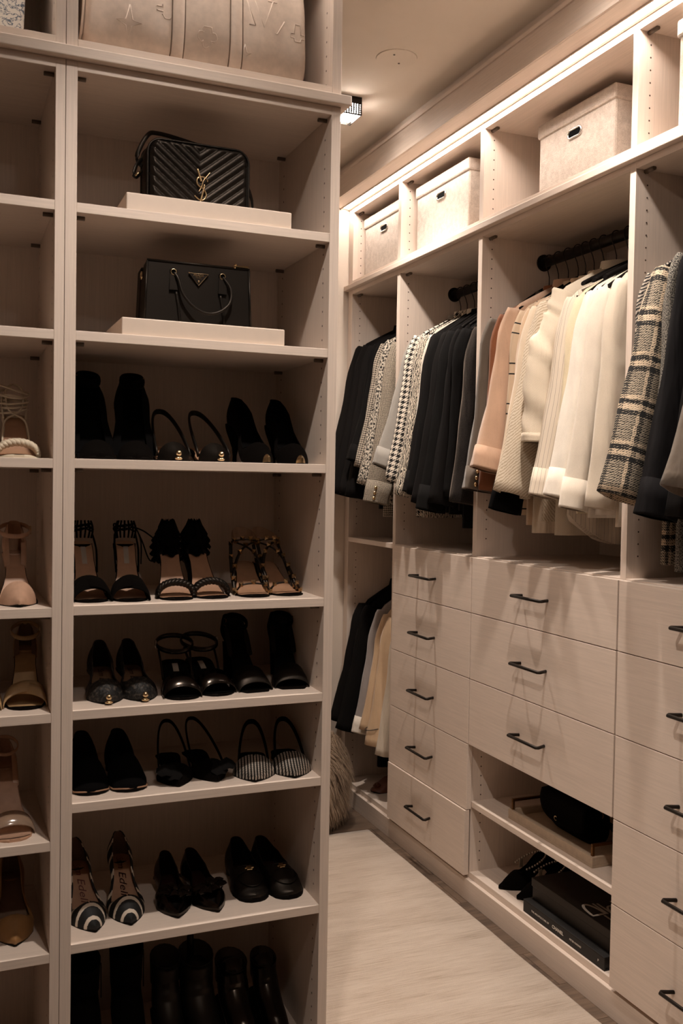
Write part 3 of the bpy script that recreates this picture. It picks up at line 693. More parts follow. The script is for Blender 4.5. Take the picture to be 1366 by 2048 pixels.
def shoe_parts(key, spec):
    """list of (name, mesh, parent index) for a shoe with the toe at the origin pointing to -y"""
    if key in SHOES: return SHOES[key]
    y, z, w = foot(spec); H = spec['H']; out = []; up = spec['upper']; U = MT[up]
    def add(n, mb, m, par=None): out.append((n, mb.mesh(n, m), par)); return len(out)-1
    # outsole
    t0 = spec.get('sole_t', .003); rows = []
    for s in SS:
        tt = t0+(spec.get('plat', .003)-.001)*(1-sm((s-.2)/.3))
        rows.append([(-w(s), y(s), z(s)), (-w(s)*.5, y(s), z(s)-.0005), (w(s)*.5, y(s), z(s)-.0005), (w(s), y(s), z(s)), (w(s)*.97, y(s), z(s)-tt), (-w(s)*.97, y(s), z(s)-tt)])
    add('sole', MB().loft(rows, True, True, True), MT[spec.get('sole', 'rubber')])
    rows = [[(k*w(s)*spec.get('inw', .93), y(s)+.001, z(s)+.0014) for k in (-1, -.5, 0, .5, 1)] for s in SS[1:-1]]
    ins = add('insole', MB().loft(rows, False), MT[spec.get('insole', 'tan_insole')])
    # heel
    hk = spec.get('heel', 'stiletto')
    if hk != 'none':
        ytop = y(.925); rows = []; zt = z(.93)-.002
        for q in [0, .08, .2, .4, .6, .8, 1]:
            zz = zt*(1-q)+.0005*q
            if hk == 'stiletto': rx = .021*(1-sm(q*1.3))+.0048; ry = .024*(1-sm(q*1.25))+.0055; cy = ytop+.004*q+.006*sm(q)
            elif hk == 'kitten': rx = .022*(1-sm(q*1.2))+.006; ry = .022*(1-sm(q*1.2))+.007; cy = ytop+.002*q
            elif hk == 'block': rx = .025-.004*q; ry = .024-.006*q; cy = ytop+.003
            else: rx = w(.9)*.98; ry = L_ = y(1)*.13; cy = y(.87)
            rows.append([(rx*cos(2*pi*k/14), min(cy+ry*sin(2*pi*k/14), y(1)+.002), zz+(H*.10*max(0, -sin(2*pi*k/14)) if 0 and q == 0 else 0)) for k in range(14)])
        add('heel', MB().loft(rows, True, True, True), MT[spec.get('heelmat', up)])
    # upper shell
    sv = spec.get('vamp'); hv = spec.get('vh', .042)
    HT = spec.get('side', [(0, .015), (.3, .02), (.5, .02), (.75, .035), (1, .055)]); m_ = 7
    def ring(s, side, shrink=1.0, dz=0):
        row = []
        f = 0 if sv is None else sm((s-sv)/spec.get('throat', .12))
        hd = hv*(sin(min(1, s/(sv or 1))*pi/2)**.8)*(.35+.65*min(1, s/(sv or 1)))+.008 if sv else 0
        for j in range(m_+1):
            t = j/m_
            xc_ = cos(t*pi/2); zc_ = hd*sin(t*pi/2)
            flare = 1+.12*sin(pi*t)-(.13+.38*sm((s-.62)/.38))*t*t
            xo = flare; zo = tab(HT, s)*t
            X_ = (xc_*(1-f)+xo*f); Z_ = zc_*(1-f)+zo*f
            back = .010*t*sm((s-.93)/.07)*(1 if H > .02 else .5)
            row.append((side*w(s)*X_*shrink, y(s)+back*0+(.004*t if s > .95 else 0)-(1-shrink)*.05*(s-.5), z(s)-.001+Z_+dz))
        return row
    lin_ = spec.get('lining', 'dark_lining')
    if sv is not None and not spec.get('open_side'):
        rows = [ring(s, -1)+ring(s, 1)[::-1] for s in SS]
        # join halves only where closed: build left and right sheets separately, plus the closed vamp
        tip = lambda sd: [(0, p[1]-.0012, p[2]) for p in ring(0, sd)]
        mb = MB(); mb.loft([tip(-1)]+[ring(s, -1) for s in SS], False); mb.loft([tip(1)[::-1]]+[ring(s, 1)[::-1] for s in SS], False)
        u = add('upper', mb, U)
        mb = MB(); mb.loft([ring(s, -1, .955) for s in SS[4:]], False); mb.loft([ring(s, 1, .955)[::-1] for s in SS[4:]], False)
        add('lining', mb, MT[lin_])
        tp = [Vector(ring(s, -1)[-1]) for s in SS if s > sv*.98]; tp2 = [Vector(ring(s, 1)[-1]) for s in SS if s > sv*.98][::-1]
        add('topline', MB().tube(tp+tp2, .0013, 6), U)
    else:
        if sv is not None:
            S1 = [s for s in SS if s <= sv+.02]; tip = lambda sd: [(0, p[1]-.0012, p[2]) for p in ring(0, sd)]
            mb = MB(); mb.loft([tip(-1)]+[ring(s, -1) for s in S1], False); mb.loft([tip(1)[::-1]]+[ring(s, 1)[::-1] for s in S1], False)
            u = add('vamp', mb, MT[spec.get('vampmat', up)])
            add('lining', MB().loft([ring(s, -1, .955) for s in S1[3:]], False).loft([ring(s, 1, .955)[::-1] for s in S1[3:]], False), MT[lin_])
        if spec.get('counter'):
            c0, ch = spec['counter']; S2 = [s for s in SS if s >= c0]; rows = []
            for s in S2:
                hh = ch*sm((s-c0+.03)/(1-c0+.03))**.8; row = []
                for j in range(9):
                    t = j/8; row.append((t, hh))
                rows.append((s, hh))
            def crow(side, k=1.0):
                return [[(side*w(s)*(1+(.42 if spec.get('cuffed') else .16)*sin(pi*j/8)-(.18 if spec.get('cuffed') else .40)*(j/8)**2)*k+side*(.012*(j/8)*sm((s-.9)/.1)*(1-sm((s-.975)/.025)) if spec.get('cuffed') else 0), y(s)+(.006*(j/8))-(1-k)*.04, z(s)+hh*j/8) for j in range(9)] for s, hh in rows]
            add('heel_counter', MB().loft(crow(-1), False).loft([r[::-1] for r in crow(1)], False), U)
            add('lining', MB().loft(crow(-1, .95), False).loft([r[::-1] for r in crow(1, .95)], False), MT[lin_])
    # straps across the toes: (s, height, half length along the foot, material, style)
    for st in spec.get('toe_straps', []):
        s0, hh, wd, sm_, style = st; rows = []
        if style == 'braid':
            pts = []
            for k in range(33):
                a = pi*k/32; pts.append((a, k))
            for ph in (0, 2*pi/3, 4*pi/3):
                P = [(cos(a)*w(s0)*1.06, y(s0)+.006*sin(k*.95+ph)+.004, z(s0)+hh*sin(a)**.8+.004*cos(k*.95+ph)) for a, k in pts]
                add('braided_strap', MB().tube(P, .0052, 7), MT[sm_])
        elif style == 'cross':
            for sg in (-1, 1):
                rows = []
                for k in range(17):
                    a = pi*k/16; c = cos(a)*w(s0)*1.07; yy = y(s0)+sg*c*.42; zz = z(s0)+(hh+.002*sg)*sin(a)**.75
                    dz = .75*wd*sin(a)**.4; rows.append([(c*1.02, yy-wd, zz-dz), (c, yy, zz+.002), (c*.94, yy+wd, zz+dz), (c*.92, yy+wd, zz+dz-.002), (c*.97, yy-wd, zz-dz-.002)])
                add('toe_strap', MB().loft(rows, True, True, True), MT[sm_])
        else:
            for k in range(17):
                a = pi*k/16; c = cos(a)*w(s0)*1.06; zz = z(s0)+hh*sin(a)**.75; yy = y(s0)+(.012 if style == 'bow' else 0)*cos(a)
                dz = .6*wd*sin(a)**.4; rows.append([(c, yy-wd, zz-dz), (c, yy, zz+.0015), (c*.95, yy+wd, zz+dz), (c*.93, yy+wd, zz+dz-.002), (c*.97, yy-wd, zz-dz-.002)])
            add('toe_strap', MB().loft(rows, True, True, True), MT[sm_])
    # ankle strap / slingback
    for st in spec.get('loops', []):
        kind, hz, rx, ry, rr, mm = st; yc = y(.90)
        if kind == 'sling':     # from the vamp edges round behind the heel
            s0 = (sv or .3); P = []
            for k in range(25):
                a = pi*k/24; x = cos(a)*rx; f = sin(a)
                P.append(((abs(cos(a))**.8*(1 if cos(a) > 0 else -1))*rx*(1-.10*f), y(s0)+(y(1)+.01-y(s0))*f**1.1, z(s0)+.012+(hz-z(s0)-.012)*f**.95))
            add('sling_strap', MB().tube(P, rr, 8, flat=2.0), MT[mm])
        elif kind == 'ring':
            P = [(rx*cos(2*pi*k/24), yc-.012+ry*sin(2*pi*k/24), hz-.012*sin(2*pi*k/24+pi)) for k in range(24)]
            add('ankle_strap', MB().tube(P, rr, 8, flat=2.2, closed=True), MT[mm])
            if spec.get('buckle'):
                add('buckle', MB().tube([(rx*1.02, yc-.02, hz-.008), (rx*1.02, yc-.006, hz-.008), (rx*1.02, yc-.006, hz+.008), (rx*1.02, yc-.02, hz+.008)], .0012, 6, closed=True, up=(1, 0, 0)), MT[spec['buckle']])
        elif kind == 'side':    # uprights from the sole to an ankle strap
            for sg in (-1, 1):
                P = smooth_path([(sg*w(.55), y(.55), z(.55)), (sg*(w(.6)+.004), y(.66), z(.6)+hz*.25), (sg*rx, y(.84), hz)], 5)
                add('side_strap', MB().tube(P, rr, 6, flat=1.6), MT[mm])
        elif kind == 'cage':
            for k in range(-3, 4):
                a = k*.42+pi/2
                P = smooth_path([(rx*.9*cos(a), y(.97)-.006-.03*(1-sin(a)), z(.96)+.01), (rx*1.05*cos(a), y(.97)-.01-.03*(1-sin(a)), z(.96)+.03), (rx*.8*cos(a), y(.97)-.012-.03*(1-sin(a)), hz)], 4)
                add('cage_strap', MB().tube(P, rr, 6), MT[mm])
    for fn in spec.get('extra', []): fn(spec, y, z, w, add)
    SHOES[key] = out; return out
def shoe(key, spec, name, label, x, yt, zs, rz=0, mirror=False, group=None, cat=None):
    t = thing(name, label, cat or ('shoe' if 'sandal' not in name else 'sandal'), (x, yt, zs), R(rz), group)
    parts = shoe_parts(key, spec)
    for n, me, par in parts:
        o = bpy.data.objects.new(n, me); COL.objects.link(o); o.parent = t
        if mirror and n != 'insole_lettering': o.scale.x = -1
    return t
# ornaments
def toe_cap(mat, n=.055, r=1.04):
    def f(spec, y, z, w, add):
        rows = []
        for s in (0, .012, .03, .045, n):
            hh = .008+.03*(s/.26)
            rows.append([(w(s)*r*cos(pi*k/10), y(s)-.001, z(s)-.004+(hh+.005)*sin(pi*k/10)) for k in range(11)])
        add('metal_toe', MB().loft(rows, False, True), MT[mat])
    return f
def heel_ball(mat):
    def f(spec, y, z, w, add): add('metal_toe', MB().ball((0, -.001, z(0)+.010), .0065, 10).ball((0, 0, z(0)-.001), .0055, 10, (1.6, 1, .7)), MT[mat])
    return f
def insole_script(txts, size, mat, s0=.52, rot=1, sx=1.0):
    def f(spec, y, z, w, add):
        me = text_mesh(txts, size, .00012, shear=.3, sx=sx); me.materials.clear(); me.materials.append(MT[mat])
        for v in me.vertices:     # lay the line of writing along the insole
            u, vv = v.co.x, v.co.y
            yy = y(s0)-u; ss = max(0, min(1, yy/spec['L'])); v.co = (vv if rot > 0 else -vv, yy, z(ss)+.0022)
            v.co.x = (-vv)*-1
        SHOES.setdefault('_t', []); add.__self__ if False else None
        _raw.append(('insole_lettering', me))
    return f
_raw = []
def insole_patch(mat, s0=.66, a=.006, b=.02):
    def f(spec, y, z, w, add):
        rows = [[(k*a, y(s), z(s)+.0022) for k in (-1, 0, 1)] for s in (s0-b/spec['L'], s0-b/2/spec['L'], s0, s0+b/2/spec['L'], s0+b/spec['L'])]
        add('insole_label', MB().loft(rows, False), MT[mat])
    return f
def bow(mat, s0=.2, up=.035, sz=.03):
    def f(spec, y, z, w, add):
        rnd = random.Random(5); mb = MB(); c = Vector((0, y(s0), z(s0)+up))
        for k in range(9):
            a = 2*pi*k/9; r = sz*rnd.uniform(.8, 1.15); el = rnd.uniform(-.1, .5)
            tip = c+Vector((cos(a)*r, sin(a)*r*.8, el*sz*.8)); side = Vector((-sin(a), cos(a), 0))*sz*.42
            mb.loft([[c-side*.2, c+Vector((0, 0, .004)), c+side*.2], [c.lerp(tip, .5)-side, c.lerp(tip, .5)+Vector((0, 0, .012)), c.lerp(tip, .5)+side], [tip-side*.7, tip+Vector((0, 0, .002)), tip+side*.7]], False)
        mb.ball(tuple(c+Vector((0, 0, .008))), .009, 8)
        add('bow', mb, MT[mat])
    return f
def laces(mat, hz, rr=.0016, rx=.03):
    def f(spec, y, z, w, add):
        yb = y(.84)
        P = smooth_path([(rx, yb, hz), (rx+.02, yb-.03, hz-.01), (rx+.045, yb-.04, hz-.035), (rx+.045, yb-.04, hz-.065), (rx+.028, yb-.03, hz-.072), (rx+.012, yb-.02, hz-.03), (rx, yb, hz)], 5)
        add('lace', MB().tube(P, rr, 6), MT[mat])
        P = smooth_path([(rx, yb, hz), (rx+.008, yb-.03, hz-.03), (rx+.008, yb-.035, hz-.08)], 5)
        add('lace', MB().tube(P, rr, 6), MT[mat])
        for q in (-.004, .004):
            P = [(rx*1.02*cos(2*pi*k/20), yb+.012+.03*sin(2*pi*k/20), hz+q+.004*sin(2*pi*k/20*3)) for k in range(20)]
            add('lace', MB().tube(P, rr*1.2, 6, closed=True), MT[mat])
    return f
def wraps(mat, z0, z1, n=5, rx=.028, rr=.0022):
    def f(spec, y, z, w, add):
        yb = y(.86); rnd = random.Random(3)
        for k in range(n):
            hz = z0+(z1-z0)*k/(n-1); tl = rnd.uniform(-.35, .35); ph = rnd.uniform(0, 6)
            P = [(rx*(1+.1*sin(ph))*cos(2*pi*j/22), yb+.026*sin(2*pi*j/22), hz+tl*rx*cos(2*pi*j/22+ph)+.006*sin(2*pi*j/22)) for j in range(22)]
            add('lace', MB().tube(P, rr, 6, closed=True), MT[mat])
        for sg in (-1, 1):
            P = smooth_path([(sg*w(.5), y(.5), z(.5)), (sg*.02, y(.66), z(.62)+.02), (-sg*.012, y(.74), z0), (-sg*.016, y(.84), z1), (sg*.004, y(.92), z1+.012), (sg*.024, y(.86), z1-.02), (sg*w(.7), y(.75), z(.7)+.01)], 5)
            add('lace', MB().tube(P, rr, 6), MT[mat])
    return f
def studs(mat):
    def f(spec, y, z, w, add):
        mb = MB(); st = MB(); H = spec['H']
        def strap(P, n):
            P = smooth_path(P, 6); mb.tube(P, .0042, 6, flat=.5)
            for k in range(n):
                p = P[int((k+.5)/n*len(P))]; q = .0052
                b = len(st.v); c = p+Vector((0, -.004, .003)); st.v += [tuple(c+Vector(d)*q) for d in ((-1, .3, -1), (1, .3, -1), (1, .3, 1), (-1, .3, 1), (0, -1.2, 0))]
                for a, b2 in ((0, 1), (1, 2), (2, 3), (3, 0)): st.face([b+a, b+b2, b+4])
        hz = z(.9)+.052
        strap([(-w(.25)*1.04, y(.25), z(.25)), (-w(.25)*.6, y(.23), z(.25)+.022), (w(.25)*.6, y(.23), z(.25)+.022), (w(.25)*1.04, y(.25), z(.25))], 5)
        for sg in (-1, 1):
            strap([(sg*w(.3), y(.3), z(.3)), (sg*w(.5)*1.2, y(.48), z(.5)+.028), (sg*.012, y(.66), z(.7)+.045), (-sg*.024, y(.80), hz)], 6)
            strap([(sg*w(.36), y(.36), z(.36)), (sg*(w(.6)+.012), y(.6), z(.6)+.02), (sg*.032, y(.82), hz)], 4)
        strap([(-.030, y(.78), hz), (-.014, y(.68), hz+.006), (.014, y(.68), hz+.006), (.030, y(.78), hz)], 4)
        add('black_strap', mb, MT['black_leather']); 
        for k in range(0, len(st.f), 4):      # each stud a piece of its own
            one = MB(); f4 = st.f[k:k+4]; ids = sorted({i for f in f4 for i in f}); one.v = [st.v[i] for i in ids]; mp_ = {j: i for i, j in enumerate(ids)}
            for f in f4: one.face([mp_[i] for i in f])
            add('stud', one, MT[mat])
        P = [(.031*cos(pi*k/14), y(.78)+.05*sin(pi*k/14), hz+.024*sin(pi*k/14)) for k in range(15)]
        rows = [[Vector(p)+Vector((0, 0, -.016)), Vector(p), Vector(p)+Vector((0, 0, .010))] for p in P]
        add('clear_strap', MB().loft(rows, False), MT['clear_strap'])
    return f
def crest(spec, y, z, w, add):
    for i, (dy, ww) in enumerate(((-.005, .006), (0, .010), (.005, .006))):
        add('gold_print', MB().box(-ww, ww, y(.33)+dy-.0012, y(.33)+dy+.0012, z(.3)+.0435+dy*.3, z(.3)+.0475+dy*.3), MT['gold'])
def moc_seam(spec, y, z, w, add):
    P = [(w(.25)*.72*cos(pi*k/16), y(.34)-y(.24)*sin(pi*k/16), z(.2)+.030-.008*sin(pi*k/16)) for k in range(17)]
    add('apron_seam', MB().tube(P, .0018, 6), MT['black_leather'])
    rows = []
    for s in (.29, .32, .35, .38):
        rows.append([(w(s)*1.03*cos(pi*k/12), y(s), z(s)+.044*sin(pi*k/12)) for k in range(13)])
    add('saddle_strap', MB().loft(rows, False), MT['black_leather'])
def edge_stripe(spec, y, z, w, add):
    P = [(w(s)*1.03*sg, y(s), z(s)-.001) for sg in (-1, 1) for s in ((.2, .15, .1, .06, .03, .012, 0) if sg < 0 else (.012, .03, .06, .1, .15, .2))]
    add('welt', MB().tube(P, .0016, 6), MT['tan_insole'])
def ruffle(mat, zc):
    def f(spec, y, z, w, add):
        mb = MB(); rnd = random.Random(9); yb = y(.86)
        for k in range(6):
            rows = []
            for i in range(3):
                rr = (.020+.007*i)*(1.12-.05*(k-1.5)**2+.02*k); rows.append([((rr+.004*sin(6*2*pi*j/36+k))*cos(2*pi*j/36), yb+(rr+.004*sin(7*2*pi*j/36))*.9*sin(2*pi*j/36), zc+k*.015-.010*i+.004*sin(9*2*pi*j/36+k)) for j in range(36)])
            mb.loft(rows, True)
        add('ruffled_cuff', mb, MT[mat])
    return f
def petals(mat, zc):
    def f(spec, y, z, w, add):
        mb = MB(); rnd = random.Random(4); c = Vector((.004, y(.2), z(.2)+zc))
        for k in range(7):
            a = rnd.uniform(0, 6.28); r = rnd.uniform(.014, .03); p = c+Vector((cos(a)*r, sin(a)*r*.7, rnd.uniform(-.012, .008)))
            mb.loft([[p+Vector((-.016, 0, -.004)), p+Vector((0, -.004, .006)), p+Vector((.016, 0, -.004))], [p+Vector((-.02, -.014, -.01)), p+Vector((0, -.02, -.002)), p+Vector((.02, -.014, -.01))], [p+Vector((-.01, -.024, -.016)), p+Vector((0, -.028, -.012)), p+Vector((.01, -.024, -.016))]], False)
        add('satin_bow', mb, MT[mat])
    return f
# build with lettering support
_sp = shoe_parts
def shoe_parts(key, spec):
    if key in SHOES: return SHOES[key]
    _raw.clear(); out = _sp(key, spec)
    for n, me in _raw: out.append((n, me, None))
    return out

S3, S4, S5, S6, S7 = 1.448, 1.148, .933, .741, .448
ord_ = {'l': 'left', 'r': 'right'}
def pair(key, spec, name, what, where, a, b, z, rza=0, rzb=0, cat=None):
    spec.setdefault('L', .19)
    shoe(key, spec, name, 'left one of the '+what+' '+where, a[0], a[1], z, rza, True, what, cat)
    shoe(key, spec, name, 'right one of the '+what+' '+where, b[0], b[1], z, rzb, False, what, cat)
# shelf under the two handbags
pair('a3', dict(L=.195, H=.085, toe='round', upper='black_suede', insole='velvet', lining='velvet', vamp=.22, vh=.035, open_side=True, counter=(.34, .095), cuffed=True, loops=[('ring', .180, .024, .030, .0045, 'black_suede')], buckle='gold', w=.04),
     'high_heel', 'tall black suede ankle-strap heels', 'under the triangle-badged handbag', (.300, 2.036), (.374, 2.032), S3, 2, -6)
pair('b3', dict(L=.195, H=.03, toe='point', upper='black_leather', insole='tan_insole', vamp=.26, vh=.034, open_side=True, heel='kitten', loops=[('sling', .118, .036, 0, .0030, 'black_leather')], extra=[heel_ball('gold')], w=.041),
     'slingback_shoe', 'black slingbacks with gold ball toes', 'on the third shelf', (.462, 2.03), (.555, 2.03), S3, 0, 3)
pair('c3', dict(L=.20, H=.092, toe='point', upper='black_suede', insole='velvet', lining='velvet', vamp=.27, vh=.04, extra=[toe_cap('gold')], w=.038, side=[(0, .015), (.3, .022), (.5, .024), (.75, .04), (1, .06)]),
     'pump', 'black suede pumps with gold toe caps', 'on the third shelf', (.664, 2.03), (.742, 2.03), S3, 7, 1)
# fourth shelf
pair('a4', dict(L=.185, H=.110, slim=.20, toe='round', upper='black_suede', insole='tan_insole', sole='black_suede', toe_straps=[(.22, .038, .014, 'black_suede', 'cross')], loops=[('cage', .166, .023, .03, .0022, 'black_suede'), ('side', .135, .023, 0, .0022, 'black_suede')], extra=[laces('black_suede', .150, rx=.024), insole_patch('label_grey', .70, .0055, .017)], w=.039, sole_t=.006),
     'lace_up_sandal', 'black lace-up sandals with crossed toe straps', 'on the fourth shelf', (.291, 2.052), (.369, 2.045), S4, 2, -4)
pair('b4', dict(L=.185, H=.100, slim=.18, toe='round', upper='black_leather', insole='tan_insole', toe_straps=[(.21, .033, .01, 'black_leather', 'braid')], counter=(.70, .05), loops=[('ring', .128, .024, .030, .003, 'black_suede')], extra=[ruffle('black_suede', .092)], w=.040, sole_t=.006),
     'braided_sandal', 'black ruffled sandals with braided toe straps', 'on the fourth shelf', (.470, 2.045), (.557, 2.052), S4, -3, 6)
pair('c4', dict(L=.19, H=.060, slim=.1, toe='round', upper='black_leather', insole='tan_insole', heel='block', extra=[studs('gold')], w=.040, sole_t=.005),
     'studded_sandal', 'black sandals with gold studs', 'on the fourth shelf', (.648, 2.052), (.738, 2.06), S4, -5, 8)
# fifth shelf
pair('a5', dict(L=.195, H=.04, toe='point', upper='glitter', insole='tan_dark', vamp=.30, vh=.036, heel='kitten', extra=[heel_ball('gold'), insole_script('Sam Edelman', .019, 'dark_lining', .58)], w=.041, side=[(0, .015), (.35, .02), (.5, .018), (.75, .035), (1, .062)]),
     'pump', 'black glitter pumps with gold-tipped toes', 'on the fifth shelf', (.322, 2.04), (.399, 2.042), S5, -2, 2)
pair('b5', dict(L=.185, H=.05, toe='round', upper='black_patent', insole='velvet', heel='block', toe_straps=[(.21, .036, .02, 'black_patent', 'band')], loops=[('ring', .098, .042, .044, .0026, 'black_patent'), ('side', .085, .036, 0, .0026, 'black_patent')], buckle='chrome', extra=[insole_patch('label_grey', .72, .0065, .014)], w=.042, sole_t=.008),
     'strappy_sandal', 'black patent strappy sandals', 'on the fifth shelf', (.482, 2.035), (.570, 2.048), S5, -4, 6)
pair('c5', dict(L=.19, H=.085, slim=.15, toe='square', upper='black_suede', insole='velvet', heel='block', toe_straps=[(.19, .034, .024, 'black_leather', 'band')], counter=(.62, .062), cuffed=True, loops=[('ring', .138, .026, .03, .003, 'black_suede')], buckle='bronze', w=.041, sole_t=.008),
     'square_toe_sandal', 'tall black square-toed sandals', 'on the fifth shelf', (.655, 2.058), (.742, 2.066), S5, 3, -8)
# sixth shelf
pair('a6', dict(L=.20, H=.012, toe='round', upper='velvet', insole='velvet', vamp=.45, vh=.05, heel='flat', extra=[edge_stripe], w=.042, throat=.2, plat=.006, side=[(0, .015), (.3, .03), (.6, .04), (1, .07)]),
     'loafer', 'plain black velvet loafers', 'on the sixth shelf', (.292, 2.05), (.372, 2.045), S6, 0, 0)
pair('b6', dict(L=.19, H=.02, toe='point', upper='black_suede', insole='velvet', vamp=.28, vh=.03, open_side=True, heel='kitten', loops=[('sling', .098, .035, 0, .0022, 'black_suede')], extra=[petals('black_silk', .034)], w=.041),
     'slingback_shoe', 'black slingbacks with large satin bows', 'on the sixth shelf', (.474, 2.045), (.562, 2.05), S6, -4, 4)
pair('c6', dict(L=.185, H=.012, toe='point', upper='velvet', vampmat='crystal_rows', insole='velvet', vamp=.36, vh=.034, open_side=True, heel='flat', loops=[('sling', .088, .034, 0, .003, 'black_suede')], w=.049),
     'slingback_shoe', 'pointed flats with crystal striped toes', 'on the sixth shelf', (.640, 2.022), (.733, 2.020), S6, -14, -10)
# seventh shelf
pair('a7', dict(L=.205, H=.075, toe='point', upper='striped_hair', insole='tan_insole', lining='tan_dark', vamp=.27, vh=.036, extra=[insole_script('Sam Edelman', .0225, 'red_sole', .61)], w=.040, side=[(0, .015), (.3, .014), (.5, .012), (.75, .03), (1, .055)]),
     'pump', 'black pumps with white curved toe stripes', 'on the seventh shelf', (.300, 2.048), (.376, 2.054), S7, 6, -1)
pair('b7', dict(L=.20, H=.018, toe='point', upper='black_patent', insole='burgundy_lining', lining='burgundy_lining', vamp=.30, vh=.032, heel='kitten', extra=[bow('black_patent', .24, .034, .034)], w=.040, side=[(0, .015), (.3, .024), (.5, .026), (.75, .04), (1, .055)]),
     'flat_shoe', 'black patent pointed flats with bows', 'on the seventh shelf', (.478, 2.052), (.568, 2.05), S7, -3, 6)
pair('c7', dict(L=.20, H=.010, toe='round', upper='black_leather', insole='burgundy_lining', lining='dark_lining', vamp=.36, vh=.042, heel='flat', extra=[crest, moc_seam], w=.043, throat=.16, plat=.008, sole_t=.006, side=[(0, .02), (.3, .035), (.5, .034), (.75, .045), (1, .062)]),
     'loafer', 'black leather loafers with gold crest print', 'on the seventh shelf', (.662, 2.072), (.747, 2.060), S7, -2, 6)
# boots on the bottom shelf
def boot(x, yy, top, mat, label, rz=0, sc=1.0, pull=0):
    t = thing('boot', label, 'boot', (x, yy, .10), R(rz), 'black boots on the bottom shelf'); H = top-.10
    spec = dict(L=.22, H=.05, toe='round', upper=mat, w=.040); y, z, w = foot(spec); rows = []
    for s in SS: rows.append([(w(s), y(s), z(s)-.004+.004*0), (w(s)*.9, y(s), .0+z(s)*.6), (-w(s)*.9, y(s), z(s)*.6), (-w(s), y(s), z(s))])
    MB().loft(rows, True, True, True).build('sole', MT['rubber'], t)
    rows = []
    path = smooth_path([(0, .004, .016), (0, .05, .032), (0, .10, .058), (0, .145, .095), (0, .165, .14), (0, .168, H*.7), (0, .165, H-.004)], 5)
    RAD = [(0, .016), (.12, .036), (.3, .042), (.5, .044), (.65, .040), (.85, .043), (1, .046)]
    n = len(path)
    for i, p in enumerate(path):
        q = i/(n-1); d = (path[min(i+1, n-1)]-path[max(i-1, 0)]).normalized(); e = Vector((0, -d.z, d.y)); r = tab(RAD, q)*sc
        rows.append([p+Vector((r*.92*cos(2*pi*k/18), 0, 0))+e*(r*(1.0 if q > .5 else .8)*sin(2*pi*k/18)*(1+.02*sin(i))) for k in range(18)])
    top_ = rows[-1]; c = path[-1]
    rows[-1] = [p+Vector((0, 0, .012*(p.y-c.y)/.046)) for p in rows[-1]]
    rows += [[c+(p-c)*.93 for p in rows[-1]], [c+(p-c)*.88-Vector((0, 0, .05)) for p in rows[-1]]]
    MB().loft(rows, True, True, True).build('shaft', MT[mat], t)
    rows = [[(.022*cos(2*pi*k/14), y(.92)+.022*sin(2*pi*k/14), zz) for k in range(14)] for zz in (.002, .052)]
    MB().loft(rows, True, True, True).build('heel', MT['rubber'], t)
    MB().tube([(.044*sc, .168, H*.55), (.043*sc, .166, H-.02)], .0012, 6).build('zip', MT['black_metal'], t)
    if pull:
        P = smooth_path([(0, .205, H-.03), (0, .212, H+.01), (0, .208, H+.026), (0, .202, H+.01), (0, .200, H-.03)], 4)
        MB().tube(P, .003, 6, flat=2.5, up=(1, 0, 0)).build('pull_tab', MT[mat], t)
bt = [(.292, .325, 'black_suede', 'tall black suede boot leftmost on the bottom shelf', 0, 1.0, 0), (.392, .34, 'black_suede', 'tall black suede boot second from left, bottom shelf', 0, .92, 1),
      (.482, .30, 'black_leather', 'black leather boot third from left, bottom shelf', 0, .84, 0), (.566, .295, 'black_leather', 'black leather boot fourth from left, bottom shelf', 4, .98, 1),
      (.650, .262, 'black_patent', 'glossy black boot second from the right, bottom shelf', 3, .92, 0), (.728, .257, 'black_patent', 'glossy black boot rightmost on the bottom shelf', 2, .76, 0)]
for x, tp, m_, lb, rz_, sc_, pl in bt: boot(x, 2.035, tp, m_, lb, rz_, sc_, pl)

# left tower: nude and gold shoes
LZ = [1.447, 1.146, .931, .668, .437]
shoe('lx3', dict(L=.19, H=.090, slim=.2, toe='round', upper='cream_leather', sole='cream_leather', insole='tan_insole', toe_straps=[(.20, .030, .01, 'cream_leather', 'braid')], loops=[], extra=[wraps('cream_leather', .105, .15, 6)], w=.041, sole_t=.008),
     'lace_up_sandal', 'cream braided lace-up sandal on the left tower', .140, 2.04, LZ[0], 0)
shoe('lx4', dict(L=.195, H=.095, slim=.15, toe='point', upper='nude_patent', insole='nude', lining='nude', vamp=.24, vh=.04, open_side=True, counter=(.60, .065), loops=[('ring', .148, .032, .036, .0022, 'nude')], buckle='gold', w=.041),
     'pump', 'nude patent pointed pump with ankle strap, left tower', .142, 2.03, LZ[1], 0)
g5 = dict(L=.195, H=.095, slim=.2, toe='round', upper='gold_leather', insole='gold_leather', lining='tan_dark', toe_straps=[(.26, .036, .012, 'gold_leather', 'cross')], counter=(.66, .05), loops=[('ring', .14, .03, .036, .0022, 'gold_leather')], buckle='chrome', w=.041)
shoe('lx5', g5, 'sandal', 'gold strappy sandal showing whole on the left tower', .156, 2.055, LZ[2], -4, group='gold sandals')
shoe('lx5', g5, 'sandal', 'gold sandal showing only its toe at the left frame edge', .066, 2.05, LZ[2], -4, group='gold sandals')
shoe('lx6', dict(L=.20, H=.105, slim=.22, toe='round', upper='nude_patent', insole='nude_patent', sole='nude', lining='nude', toe_straps=[(.24, .032, .016, 'clear_strap', 'band')], counter=(.60, .055), loops=[('ring', .155, .028, .03, .0018, 'nude')], w=.043, sole_t=.006),
     'sandal', 'nude patent sandal with clear toe band, left tower', .136, 2.035, LZ[3], 4)
